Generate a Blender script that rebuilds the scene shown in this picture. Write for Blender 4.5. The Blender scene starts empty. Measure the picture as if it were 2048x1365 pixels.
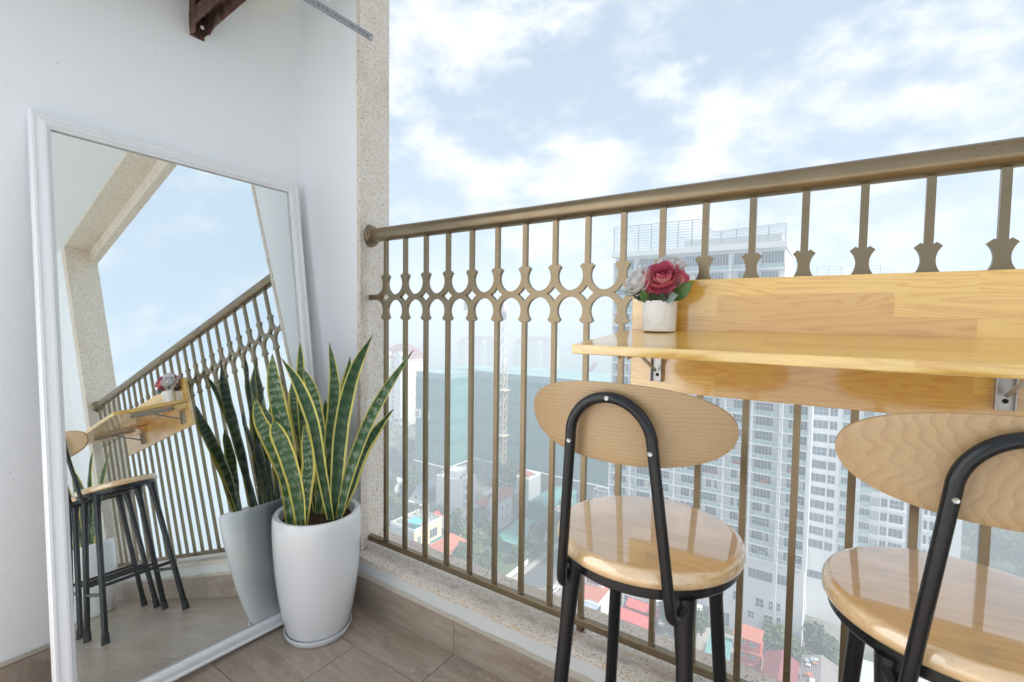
import bpy, bmesh, math, random
from mathutils import Vector, Matrix
R = math.radians
rnd = random.Random(7)
scene = bpy.context.scene
COL = scene.collection

# ------------------------------------------------------------------ camera
cam_d = bpy.data.cameras.new('camera')
cam_d.sensor_fit = 'HORIZONTAL'; cam_d.sensor_width = 36.0
cam_d.lens = 958.0 / 2048.0 * 36.0
cam_d.clip_start = 0.02; cam_d.clip_end = 12000
cam = bpy.data.objects.new('camera', cam_d); COL.objects.link(cam)
rt = Vector((0.82813434, 0.56037797, 0.0130402))
up = Vector((-0.03718987, 0.03171716, 0.99880475))
fw = Vector((-0.55929459, 0.82762948, -0.04710645))
cam.matrix_world = Matrix(((rt.x, up.x, -fw.x, 1.362), (rt.y, up.y, -fw.y, -1.193), (rt.z, up.z, -fw.z, 1.0462), (0, 0, 0, 1)))
scene.camera = cam

# ------------------------------------------------------------------ world / sun / exposure
SUN_EL, SUN_AZ = R(50), R(95)          # azimuth from +Y clockwise: soft sun from the right and behind
HAZE = 0.0029
world = bpy.data.worlds.new('World'); scene.world = world; world.use_nodes = True
def build_world():
    nt = world.node_tree; nt.nodes.clear(); N = nt.nodes.new; L = nt.links.new
    out = N('ShaderNodeOutputWorld'); bg = N('ShaderNodeBackground'); bg.inputs['Strength'].default_value = 0.078
    sky = N('ShaderNodeTexSky'); sky.sky_type = 'NISHITA'; sky.sun_disc = False
    sky.sun_elevation = SUN_EL; sky.sun_rotation = SUN_AZ; sky.air_density = 1.0; sky.dust_density = 1.2; sky.ozone_density = 1.2
    tc = N('ShaderNodeTexCoord')
    pale = N('ShaderNodeMix'); pale.data_type = 'RGBA'; pale.inputs[0].default_value = SKY_PALE; pale.inputs[7].default_value = (2.5, 3.05, 3.5, 1)
    dim = N('ShaderNodeMix'); dim.data_type = 'RGBA'; dim.blend_type = 'MULTIPLY'; dim.inputs[0].default_value = 1.0; dim.inputs[7].default_value = (0.78, 0.74, 0.72, 1); L(sky.outputs[0], dim.inputs[6]); L(dim.outputs[2], pale.inputs[6])
    # cumulus: layered noise on the view direction, slightly flattened
    mp = N('ShaderNodeMapping'); mp.inputs['Location'].default_value = CLOUD_OFF; mp.inputs['Scale'].default_value = (1.0, 1.0, 1.75); L(tc.outputs['Generated'], mp.inputs[0])
    n1 = N('ShaderNodeTexNoise'); n1.inputs['Scale'].default_value = 6.6; n1.inputs['Detail'].default_value = 9; n1.inputs['Roughness'].default_value = 0.60; n1.inputs['Distortion'].default_value = 0.0
    n2 = N('ShaderNodeTexNoise'); n2.inputs['Scale'].default_value = 1.9; n2.inputs['Detail'].default_value = 3
    L(mp.outputs[0], n1.inputs[0]); L(mp.outputs[0], n2.inputs[0])
    ad = N('ShaderNodeMath'); ad.operation = 'MULTIPLY_ADD'; ad.inputs[1].default_value = 0.55; L(n2.outputs[0], ad.inputs[0]); L(n1.outputs[0], ad.inputs[2])
    rp = N('ShaderNodeValToRGB'); L(ad.outputs[0], rp.inputs[0])
    e = rp.color_ramp.elements; e[0].position = CLOUD_LO; e[0].color = (0, 0, 0, 1); e[1].position = CLOUD_HI; e[1].color = (1, 1, 1, 1)
    rp.color_ramp.interpolation = 'EASE'
    # inner shading of the clouds
    n3 = N('ShaderNodeTexNoise'); n3.inputs['Scale'].default_value = 5.0; n3.inputs['Detail'].default_value = 5; L(mp.outputs[0], n3.inputs[0])
    cc = N('ShaderNodeMix'); cc.data_type = 'RGBA'; cc.inputs[6].default_value = (3.35, 3.5, 3.8, 1); cc.inputs[7].default_value = (4.7, 4.68, 4.66, 1)
    L(n3.outputs[0], cc.inputs[0])
    mx = N('ShaderNodeMix'); mx.data_type = 'RGBA'; L(rp.outputs[0], mx.inputs[0]); L(pale.outputs[2], mx.inputs[6]); L(cc.outputs[2], mx.inputs[7])
    L(mx.outputs[2], bg.inputs[0]); L(bg.outputs[0], out.inputs[0])
SKY_PALE, CLOUD_OFF, CLOUD_LO, CLOUD_HI = 0.72, (0.35, 1.1, 0.3), 0.70, 0.985
build_world()
sun_d = bpy.data.lights.new('sun', 'SUN'); sun_d.energy = 2.8; sun_d.angle = R(6); sun_d.color = (1.0, 0.96, 0.9)
sun = bpy.data.objects.new('sun', sun_d); COL.objects.link(sun)
sd = Vector((math.sin(SUN_AZ) * math.cos(SUN_EL), math.cos(SUN_AZ) * math.cos(SUN_EL), math.sin(SUN_EL)))
sun.rotation_euler = sd.to_track_quat('Z', 'Y').to_euler(); sun.location = (0, -20, 60)
vs = scene.view_settings
vs.view_transform = 'Standard'; vs.look = 'None'; vs.gamma = 1.0; vs.exposure = 1.80; vs.use_curve_mapping = False
cy = scene.cycles
cy.use_denoising = True; cy.max_bounces = 10; cy.diffuse_bounces = 6; cy.glossy_bounces = 5; cy.transmission_bounces = 4
cy.volume_bounces = 2; cy.transparent_max_bounces = 8; cy.sample_clamp_indirect = 6; cy.caustics_reflective = False; cy.caustics_refractive = False

# ------------------------------------------------------------------ materials
MATS = {}
class NT:
    def __init__(s, name):
        s.m = bpy.data.materials.new(name); s.m.use_nodes = True; s.t = s.m.node_tree
        s.b = s.t.nodes['Principled BSDF']; s.out = s.t.nodes['Material Output']
    def n(s, typ, **kw):
        nd = s.t.nodes.new('ShaderNode' + typ)
        for k, v in kw.items(): setattr(nd, k, v)
        return nd
    def l(s, a, b): s.t.links.new(a, b)
    def coord(s, kind='Object', scale=(1, 1, 1), loc=(0, 0, 0), rot=(0, 0, 0), random=0.0):
        tc = s.n('TexCoord'); mp = s.n('Mapping'); mp.inputs['Scale'].default_value = scale; mp.inputs['Location'].default_value = loc; mp.inputs['Rotation'].default_value = rot
        src = tc.outputs[kind]
        if random:
            oi = s.n('ObjectInfo'); ml = s.n('Math', operation='MULTIPLY'); ml.inputs[1].default_value = random; s.l(oi.outputs['Random'], ml.inputs[0])
            ad = s.n('VectorMath', operation='ADD'); s.l(src, ad.inputs[0]); s.l(ml.outputs[0], ad.inputs[1]); src = ad.outputs[0]
        s.l(src, mp.inputs[0]); return mp.outputs[0]
    def noise(s, vec, scale, detail=4, rough=0.5, dist=0.0):
        nd = s.n('TexNoise'); nd.inputs['Scale'].default_value = scale; nd.inputs['Detail'].default_value = detail; nd.inputs['Roughness'].default_value = rough; nd.inputs['Distortion'].default_value = dist
        if vec is not None: s.l(vec, nd.inputs['Vector'])
        return nd.outputs['Fac']
    def ramp(s, fac, stops, interp='LINEAR'):
        r = s.n('ValToRGB'); r.color_ramp.interpolation = interp; el = r.color_ramp.elements
        while len(el) < len(stops): el.new(0.5)
        for e, (p, c) in zip(el, stops):
            e.position = p; e.color = (c, c, c, 1) if isinstance(c, (int, float)) else (*c, 1)
        s.l(fac, r.inputs[0]); return r.outputs[0]
    def mix(s, fac, a, b, blend='MIX'):
        x = s.n('Mix', data_type='RGBA', blend_type=blend)
        for sock, v in ((x.inputs[0], fac), (x.inputs[6], a), (x.inputs[7], b)):
            if isinstance(v, (int, float)): sock.default_value = v
            elif isinstance(v, tuple): sock.default_value = (*v, 1)
            else: s.l(v, sock)
        return x.outputs[2]
    def math(s, op, a, b=None):
        x = s.n('Math', operation=op)
        for i, v in enumerate((a, b)):
            if v is None: continue
            if isinstance(v, (int, float)): x.inputs[i].default_value = v
            else: s.l(v, x.inputs[i])
        return x.outputs[0]
    def bump(s, h, strength=0.2, dist=0.01):
        b = s.n('Bump'); b.inputs['Strength'].default_value = strength; b.inputs['Distance'].default_value = dist
        s.l(h, b.inputs['Height']); s.l(b.outputs[0], s.b.inputs['Normal'])
    def set(s, color=None, rough=None, metal=None, spec=None, coat=None, coat_rough=None):
        for k, v in (('Base Color', color), ('Roughness', rough), ('Metallic', metal), ('Specular IOR Level', spec), ('Coat Weight', coat), ('Coat Roughness', coat_rough)):
            if v is None: continue
            if isinstance(v, (int, float)): s.b.inputs[k].default_value = v
            elif isinstance(v, tuple): s.b.inputs[k].default_value = (*v, 1)
            else: s.l(v, s.b.inputs[k])
def paint(name, col, rough=0.6, var=0.06, scale=3.0, bump=0.0, bscale=60, metal=0.0, coat=0.0, spec=0.5, island=0.0, objrand=0.0):
    t = NT(name); v = t.coord('Object', random=5.0)
    f = t.noise(v, scale, 5, 0.6)
    lo = tuple(c * (1 - var) for c in col); hi = tuple(min(1, c * (1 + var)) for c in col)
    c = t.mix(f, lo, hi)
    if island:
        g = t.n('NewGeometry'); c = t.mix(t.math('MULTIPLY', g.outputs['Random Per Island'], island), c, tuple(x * 0.35 for x in col))
    if objrand:
        oi = t.n('ObjectInfo'); c = t.mix(t.math('MULTIPLY', oi.outputs['Random'], objrand), c, tuple(x * 0.5 for x in col))
    t.set(color=c, rough=rough, metal=metal, coat=coat, spec=spec)
    if bump: t.bump(t.noise(v, bscale, 4), bump, 0.004)
    MATS[name] = t.m; return t.m

def m_wall():
    t = NT('wall_paint'); v = t.coord()
    f = t.noise(v, 1.3, 5, 0.6); c = t.mix(f, (0.865, 0.885, 0.91), (0.90, 0.92, 0.94))
    sm = t.ramp(t.noise(t.coord('Object', (3, 3, 9)), 9, 2, 0.4, 1.0), [(0.74, 0.0), (0.80, 1.0)])
    c = t.mix(t.math('MULTIPLY', sm, 0.10), c, (0.45, 0.44, 0.42))
    t.set(color=c, rough=0.62, spec=0.3); t.bump(t.math('ADD', t.noise(v, 110, 4, 0.6), t.math('MULTIPLY', t.noise(v, 5, 3), 1.5)), 0.22, 0.003); MATS['wall'] = t.m
def m_granite(key='granite', streak=False):
    t = NT('granite_pebble'); v = t.coord()
    vo = t.n('TexVoronoi'); vo.inputs['Scale'].default_value = 260; t.l(v, vo.inputs['Vector'])
    sp = t.n('SeparateColor'); t.l(vo.outputs['Color'], sp.inputs[0])
    c = t.ramp(sp.outputs[0], [(0.0, (0.76, 0.68, 0.58)), (0.34, (0.80, 0.73, 0.65)), (0.58, (0.85, 0.82, 0.78)), (0.78, (0.70, 0.54, 0.39)), (0.90, (0.58, 0.42, 0.30)), (0.968, (0.24, 0.21, 0.19))], 'CONSTANT')
    big = t.noise(v, 14, 4, 0.6); c = t.mix(t.ramp(big, [(0.35, 0.0), (0.7, 0.30)]), c, (0.72, 0.59, 0.46))
    st = t.ramp(t.noise(v, 3.0, 4, 0.65), [(0.5, 0.0), (0.72, 0.45)])
    c = t.mix(st, c, (0.55, 0.42, 0.28))
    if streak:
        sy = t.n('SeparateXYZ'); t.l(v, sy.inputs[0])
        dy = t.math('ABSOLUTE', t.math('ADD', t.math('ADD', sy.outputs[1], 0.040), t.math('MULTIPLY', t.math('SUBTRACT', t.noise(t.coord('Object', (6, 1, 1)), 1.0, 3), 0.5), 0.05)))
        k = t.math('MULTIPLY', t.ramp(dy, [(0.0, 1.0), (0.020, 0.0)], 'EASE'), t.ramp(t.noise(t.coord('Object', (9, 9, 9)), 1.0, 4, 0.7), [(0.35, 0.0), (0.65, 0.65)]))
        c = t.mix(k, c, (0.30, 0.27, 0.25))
    t.set(color=c, rough=0.55, spec=0.35); t.bump(vo.outputs['Distance'], 0.25, 0.002); MATS[key] = t.m
def m_tile():
    t = NT('wood_stone_tile'); v = t.coord('Object', (1.1, 6.5, 6.5), random=11.0)
    w = t.noise(v, 3.2, 8, 0.62, 1.2); c = t.ramp(w, [(0.25, (0.25, 0.180, 0.130)), (0.5, (0.37, 0.285, 0.22)), (0.75, (0.48, 0.395, 0.32))])
    fine = t.noise(t.coord('Object', (2, 60, 60), random=11.0), 6, 3); c = t.mix(0.18, c, t.ramp(fine, [(0.3, (0.2, 0.155, 0.12)), (0.7, (0.46, 0.39, 0.33))]))
    ve = t.noise(t.coord('Object', (1.0, 3.2, 3.2), random=17.0), 2.6, 3, 0.5, 1.5)
    line = t.ramp(ve, [(0.494, 0.0), (0.4985, 0.55), (0.503, 0.0)]); c = t.mix(line, c, (0.66, 0.60, 0.53))
    du = t.ramp(t.noise(t.coord('Object', random=23.0), 7, 5, 0.7), [(0.42, 0.0), (0.75, 0.30)]); c = t.mix(du, c, (0.50, 0.46, 0.42))
    t.set(color=c, rough=t.ramp(w, [(0.2, 0.30), (0.8, 0.44)]), spec=0.45); t.bump(fine, 0.05, 0.002); MATS['tile'] = t.m
def m_pine():
    t = NT('varnished_pine'); tc = t.coord('Object')
    br = t.n('TexBrick'); br.offset = 0.37; br.offset_frequency = 2; br.squash = 1.0
    for k, val in (('Scale', 1.0), ('Mortar Size', 0.0), ('Bias', 0.0), ('Brick Width', 0.31), ('Row Height', 0.0455)): br.inputs[k].default_value = val
    br.inputs['Color1'].default_value = (0, 0, 0, 1); br.inputs['Color2'].default_value = (1, 1, 1, 1)
    sx = t.n('SeparateXYZ'); t.l(tc, sx.inputs[0]); cb = t.n('CombineXYZ'); t.l(sx.outputs[0], cb.inputs[0]); t.l(t.math('ADD', sx.outputs[2], t.math('MULTIPLY', sx.outputs[1], 1.0)), cb.inputs[1]); t.l(cb.outputs[0], br.inputs['Vector'])
    sc = t.n('SeparateColor'); t.l(br.outputs['Color'], sc.inputs[0]); r = sc.outputs[0]
    off = t.n('CombineXYZ'); t.l(t.math('MULTIPLY', r, 7.0), off.inputs[0]); t.l(t.math('MULTIPLY', r, 13.0), off.inputs[1]); t.l(t.math('MULTIPLY', r, 5.0), off.inputs[2])
    ad = t.n('VectorMath', operation='ADD'); t.l(tc, ad.inputs[0]); t.l(off.outputs[0], ad.inputs[1])
    mp = t.n('Mapping'); mp.inputs['Scale'].default_value = (1.0, 11, 11); t.l(ad.outputs[0], mp.inputs[0])
    q = t.noise(mp.outputs[0], 1.9, 3, 0.45, 0.6); g = t.math('SINE', t.math('MULTIPLY', q, 75.0))
    c = t.ramp(t.math('MULTIPLY_ADD', g, 0.5), [(0.0, (0.76, 0.40, 0.045)), (0.35, (0.87, 0.535, 0.080)), (1.0, (0.89, 0.58, 0.105))])
    c = t.mix(t.ramp(r, [(0.10, 0.38), (0.30, 0.04), (0.9, 0.0)]), c, (0.52, 0.21, 0.018), 'MIX')
    c = t.mix(t.ramp(r, [(0.5, 0.0), (0.95, 0.35)]), c, (0.90, 0.62, 0.22))
    fi = t.noise(t.coord('Object', (6, 160, 160)), 5, 2); c = t.mix(0.10, c, t.ramp(fi, [(0.3, (0.5, 0.25, 0.06)), (0.7, (0.85, 0.58, 0.25))]))
    t.set(color=c, rough=0.34, spec=0.5, coat=0.9, coat_rough=0.10); t.b.inputs['Coat IOR'].default_value = 2.1; MATS['pine'] = t.m
def m_seat():
    t = NT('varnished_rubberwood'); tc = t.coord('Object', random=3.0)
    sx = t.n('SeparateXYZ'); t.l(tc, sx.inputs[0])
    st = t.math('FLOOR', t.math('MULTIPLY', sx.outputs[1], 15.0))
    wn = t.n('TexWhiteNoise', noise_dimensions='1D'); t.l(st, wn.inputs['W'])
    off = t.n('CombineXYZ'); t.l(t.math('MULTIPLY', wn.outputs[0], 9.0), off.inputs[0]); t.l(t.math('MULTIPLY', wn.outputs[0], 4.0), off.inputs[2])
    ad = t.n('VectorMath', operation='ADD'); t.l(tc, ad.inputs[0]); t.l(off.outputs[0], ad.inputs[1])
    mp = t.n('Mapping'); mp.inputs['Scale'].default_value = (3, 40, 40); t.l(ad.outputs[0], mp.inputs[0])
    q = t.noise(mp.outputs[0], 3.0, 6, 0.6, 0.5)
    c = t.ramp(q, [(0.25, (0.66, 0.41, 0.19)), (0.55, (0.80, 0.54, 0.275)), (0.8, (0.85, 0.62, 0.36))])
    c = t.mix(t.math('MULTIPLY', wn.outputs[0], 0.30), c, (0.66, 0.37, 0.13))
    t.set(color=c, rough=0.30, coat=1.0, coat_rough=0.03, spec=0.6); t.b.inputs['Coat IOR'].default_value = 2.2; MATS['seat'] = t.m
def m_ash(key, mode):
    t = NT('ash_veneer_' + key); sx = t.n('SeparateXYZ'); t.l(t.coord('Object'), sx.inputs[0]); x, z = sx.outputs[0], sx.outputs[2]
    if mode == 0:
        n1 = t.noise(t.coord('Object', (5, 1, 13), loc=(3, 0, 1)), 1.0, 2, 0.4)
        ph = t.math('ADD', t.math('MULTIPLY', z, 190.0), t.math('MULTIPLY', n1, 9.0))
    else:
        n1 = t.noise(t.coord('Object', (7, 1, 16), loc=(1.3, 0, 0.4)), 1.0, 2, 0.45)
        zz = t.math('SINE', t.math('ADD', t.math('MULTIPLY', z, 190.0), t.math('MULTIPLY', n1, 7.0)))
        ph = t.math('ADD', t.math('MULTIPLY', x, 62.0), t.math('ADD', t.math('MULTIPLY', zz, 0.26), t.math('MULTIPLY', n1, 5.5)))
    fr = t.math('FRACT', ph)
    c = t.ramp(fr, [(0.0, (0.345, 0.205, 0.088)), (0.16, (0.38, 0.237, 0.108)), (0.5, (0.445, 0.290, 0.143)), (0.9, (0.465, 0.31, 0.158)), (1.0, (0.375, 0.235, 0.108))])
    n2 = t.noise(t.coord('Object', (3, 1, 8)), 1.5, 3); c = t.mix(t.ramp(n2, [(0.3, 0.10), (0.72, 0.75)]), c, (0.435, 0.285, 0.14))
    fi = t.noise(t.coord('Object', (30, 30, 420) if mode == 0 else (260, 40, 90)), 4, 2); c = t.mix(0.22, c, t.ramp(fi, [(0.3, (0.30, 0.18, 0.09)), (0.7, (0.58, 0.41, 0.25))]))
    t.set(color=c, rough=0.42, coat=0.25, coat_rough=0.2, spec=0.4); MATS[key] = t.m
def m_mirror():
    t = NT('silvered_mirror'); v = t.coord('Object')
    g = t.n('BsdfGlossy'); g.inputs['Color'].default_value = (0.83, 0.885, 0.885, 1); g.inputs['Roughness'].default_value = 0.0
    d = t.n('BsdfDiffuse'); d.inputs['Color'].default_value = (0.85, 0.87, 0.88, 1)
    vo = t.n('TexVoronoi'); vo.inputs['Scale'].default_value = 46; vo.inputs['Randomness'].default_value = 1.0; t.l(t.coord('Object', (1, 1, 0.75)), vo.inputs['Vector'])
    sp = t.n('SeparateColor'); t.l(vo.outputs['Color'], sp.inputs[0])
    dot = t.math('MULTIPLY', t.math('LESS_THAN', vo.outputs['Distance'], t.math('MULTIPLY', sp.outputs[1], 0.16)), t.math('GREATER_THAN', sp.outputs[0], 0.90))
    patch = t.ramp(t.noise(v, 2.2, 2), [(0.50, 0.0), (0.62, 0.65)])
    fac = t.math('ADD', t.math('MULTIPLY', dot, patch), t.math('MULTIPLY', t.ramp(t.noise(v, 5, 4), [(0.4, 0.0), (0.8, 1.0)]), 0.05))
    mx = t.n('MixShader'); t.l(fac, mx.inputs[0]); t.l(g.outputs[0], mx.inputs[1]); t.l(d.outputs[0], mx.inputs[2]); t.l(mx.outputs[0], t.out.inputs[0]); MATS['mirror'] = t.m
def m_leaf():
    t = NT('snake_plant_leaf'); tc = t.n('TexCoord'); sx = t.n('SeparateXYZ'); t.l(tc.outputs['UV'], sx.inputs[0]); u, v = sx.outputs[0], sx.outputs[1]
    oi = t.n('ObjectInfo'); rv = t.math('MULTIPLY', oi.outputs['Random'], 30.0)
    cb = t.n('CombineXYZ'); t.l(t.math('ADD', t.math('MULTIPLY', u, 2.2), rv), cb.inputs[0]); t.l(t.math('MULTIPLY', v, 7.0), cb.inputs[1]); t.l(rv, cb.inputs[2])
    zig = t.noise(cb.outputs[0], 3.0, 4, 0.6, 0.6)
    band = t.math('SINE', t.math('ADD', t.math('MULTIPLY', v, 95.0), t.math('MULTIPLY', zig, 13.0)))
    bd = t.math('MULTIPLY', t.ramp(band, [(0.0, 0.0), (0.5, 0.8), (0.9, 1.0)]), t.ramp(t.noise(cb.outputs[0], 1.3, 3), [(0.35, 0.25), (0.65, 1.0)]))
    light = t.mix(t.ramp(oi.outputs['Random'], [(0.3, 0.0), (0.75, 1.0)]), (0.10, 0.17, 0.08), (0.40, 0.46, 0.33))
    c = t.mix(t.math('MULTIPLY', bd, 0.85), t.mix(oi.outputs['Random'], (0.022, 0.072, 0.026), (0.060, 0.145, 0.050)), light)
    ed = t.math('ABSOLUTE', t.math('SUBTRACT', u, 0.5)); ed = t.math('ADD', ed, t.math('MULTIPLY', t.math('SUBTRACT', t.noise(cb.outputs[0], 1.2, 2), 0.5), 0.10))
    ed = t.math('SUBTRACT', ed, t.math('MULTIPLY', t.math('FRACT', t.math('MULTIPLY', oi.outputs['Random'], 7.3)), 0.085))
    c = t.mix(t.ramp(ed, [(0.315, 0.0), (0.340, 1.0)]), c, t.mix(oi.outputs['Random'], (0.72, 0.66, 0.17), (0.66, 0.54, 0.09)))
    c = t.mix(t.ramp(t.math('ADD', v, t.math('MULTIPLY', t.noise(cb.outputs[0], 2.0, 2), 0.03)), [(0.975, 0.0), (0.995, 1.0)]), c, (0.28, 0.17, 0.08))
    t.set(color=c, rough=0.38, spec=0.45); t.b.inputs['Subsurface Weight'].default_value = 0.0
    t.bump(t.math('SINE', t.math('MULTIPLY', u, 60.0)), 0.05, 0.001); MATS['leaf'] = t.m
def m_soil():
    t = NT('coco_soil'); v = t.coord(); f = t.noise(v, 160, 5, 0.7); t.set(color=t.ramp(f, [(0.3, (0.02, 0.011, 0.006)), (0.5, (0.075, 0.04, 0.02)), (0.72, (0.22, 0.13, 0.075))]), rough=0.95, spec=0.1)
    t.bump(f, 0.9, 0.01); MATS['soil'] = t.m
def m_rust():
    t = NT('rusted_steel'); v = t.coord(); f = t.noise(v, 22, 8, 0.7)
    t.set(color=t.ramp(f, [(0.3, (0.035, 0.018, 0.012)), (0.5, (0.11, 0.05, 0.03)), (0.62, (0.20, 0.12, 0.085)), (0.74, (0.40, 0.33, 0.28))]), rough=0.8, metal=0.2)
    t.bump(f, 0.5, 0.004); MATS['rust'] = t.m
def m_bronze():
    t = NT('bronze_paint'); v = t.coord(); f = t.noise(v, 6, 4, 0.55)
    c = t.ramp(f, [(0.3, (0.215, 0.162, 0.098)), (0.6, (0.262, 0.203, 0.128)), (0.8, (0.295, 0.238, 0.158))])
    sp = t.ramp(t.noise(v, 60, 3), [(0.80, 0.0), (0.86, 0.4)]); c = t.mix(sp, c, (0.06, 0.035, 0.02))
    t.set(color=c, rough=t.ramp(f, [(0.25, 0.25), (0.75, 0.32)]), metal=0.78, spec=0.5); t.bump(t.noise(v, 60, 3), 0.03, 0.002); MATS['bronze'] = t.m
def m_ceramic(): 
    t = NT('glazed_ceramic'); v = t.coord(); f = t.noise(v, 3.5, 4); c = t.mix(f, (0.80, 0.81, 0.825), (0.85, 0.86, 0.87))
    c = t.mix(t.ramp(t.noise(v, 70, 1), [(0.83, 0.0), (0.85, 0.6)]), c, (0.25, 0.22, 0.2))
    t.set(color=c, rough=0.28, coat=0.6, coat_rough=0.06); MATS['ceramic'] = t.m
def m_frame():
    t = NT('white_frame_plastic'); v = t.coord('Object', (60, 60, 2.0)); f = t.noise(v, 2.0, 3); t.set(color=t.mix(f, (0.80, 0.81, 0.83), (0.87, 0.875, 0.89)), rough=0.36, spec=0.45); MATS['frame'] = t.m
for fn in (m_wall, m_granite, m_tile, m_pine, m_seat, m_mirror, m_leaf, m_soil, m_rust, m_bronze, m_ceramic, m_frame): fn()
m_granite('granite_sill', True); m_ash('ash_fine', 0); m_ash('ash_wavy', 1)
paint('terrace', (0.50, 0.50, 0.50), 0.6, 0.06, 2)  # grey of the unseen floor added behind the camera as fill reflector
paint('white_band', (0.74, 0.745, 0.73), 0.6, 0.08, 4, 0.1, 60)
paint('grout', (0.50, 0.45, 0.37), 0.8, 0.2, 9, 0.5, 90)
paint('dark_joint', (0.035, 0.03, 0.026), 0.9)
paint('black_steel', (0.006, 0.007, 0.009), 0.27, 0.2, 20, 0.06, 120, coat=0.05, spec=0.42)
paint('rubber', (0.02, 0.021, 0.022), 0.7, 0.2)
paint('zinc', (0.46, 0.45, 0.43), 0.35, 0.15, 30, metal=0.9)
paint('galv', (0.30, 0.31, 0.325), 0.45, 0.15, 12, metal=0.4)
paint('screw', (0.60, 0.62, 0.58), 0.3, 0.1, metal=0.9)
paint('hole_dark', (0.01, 0.01, 0.012), 0.8)
paint('ac_white', (0.66, 0.65, 0.60), 0.5, 0.12, 5)
paint('backing', (0.24, 0.19, 0.13), 0.8)
paint('matte_white', (0.80, 0.79, 0.77), 0.55, 0.04, 8, 0.05, 80)
paint('red_petal', (0.76, 0.17, 0.265), 0.6, 0.22, 40, island=0.28)
paint('rose_rim', (0.80, 0.36, 0.34), 0.6, 0.2, 40)
paint('white_petal', (0.90, 0.885, 0.88), 0.6, 0.03, 40, island=0.05)
paint('pink_petal', (0.76, 0.30, 0.36), 0.6, 0.15, 40, island=0.25)
paint('green_leaf', (0.075, 0.16, 0.035), 0.5, 0.4, 60, 0.3, 90)
paint('dark_leaf', (0.02, 0.05, 0.025), 0.5, 0.3, 60)
paint('grey_leaf', (0.22, 0.32, 0.27), 0.6, 0.2, 60)

for k_ in ('red_petal', 'rose_rim', 'white_petal', 'pink_petal'):          # thin cloth petals let light through
    tr_ = MATS[k_].node_tree; pb = tr_.nodes['Principled BSDF']; tl = tr_.nodes.new('ShaderNodeBsdfTranslucent'); mxs = tr_.nodes.new('ShaderNodeMixShader'); mxs.inputs[0].default_value = 0.5 if k_ == 'white_petal' else 0.35
    tr_.links.new(pb.inputs['Base Color'].links[0].from_socket, tl.inputs['Color']); tr_.links.new(pb.outputs[0], mxs.inputs[1]); tr_.links.new(tl.outputs[0], mxs.inputs[2]); tr_.links.new(mxs.outputs[0], tr_.nodes['Material Output'].inputs[0])

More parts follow.
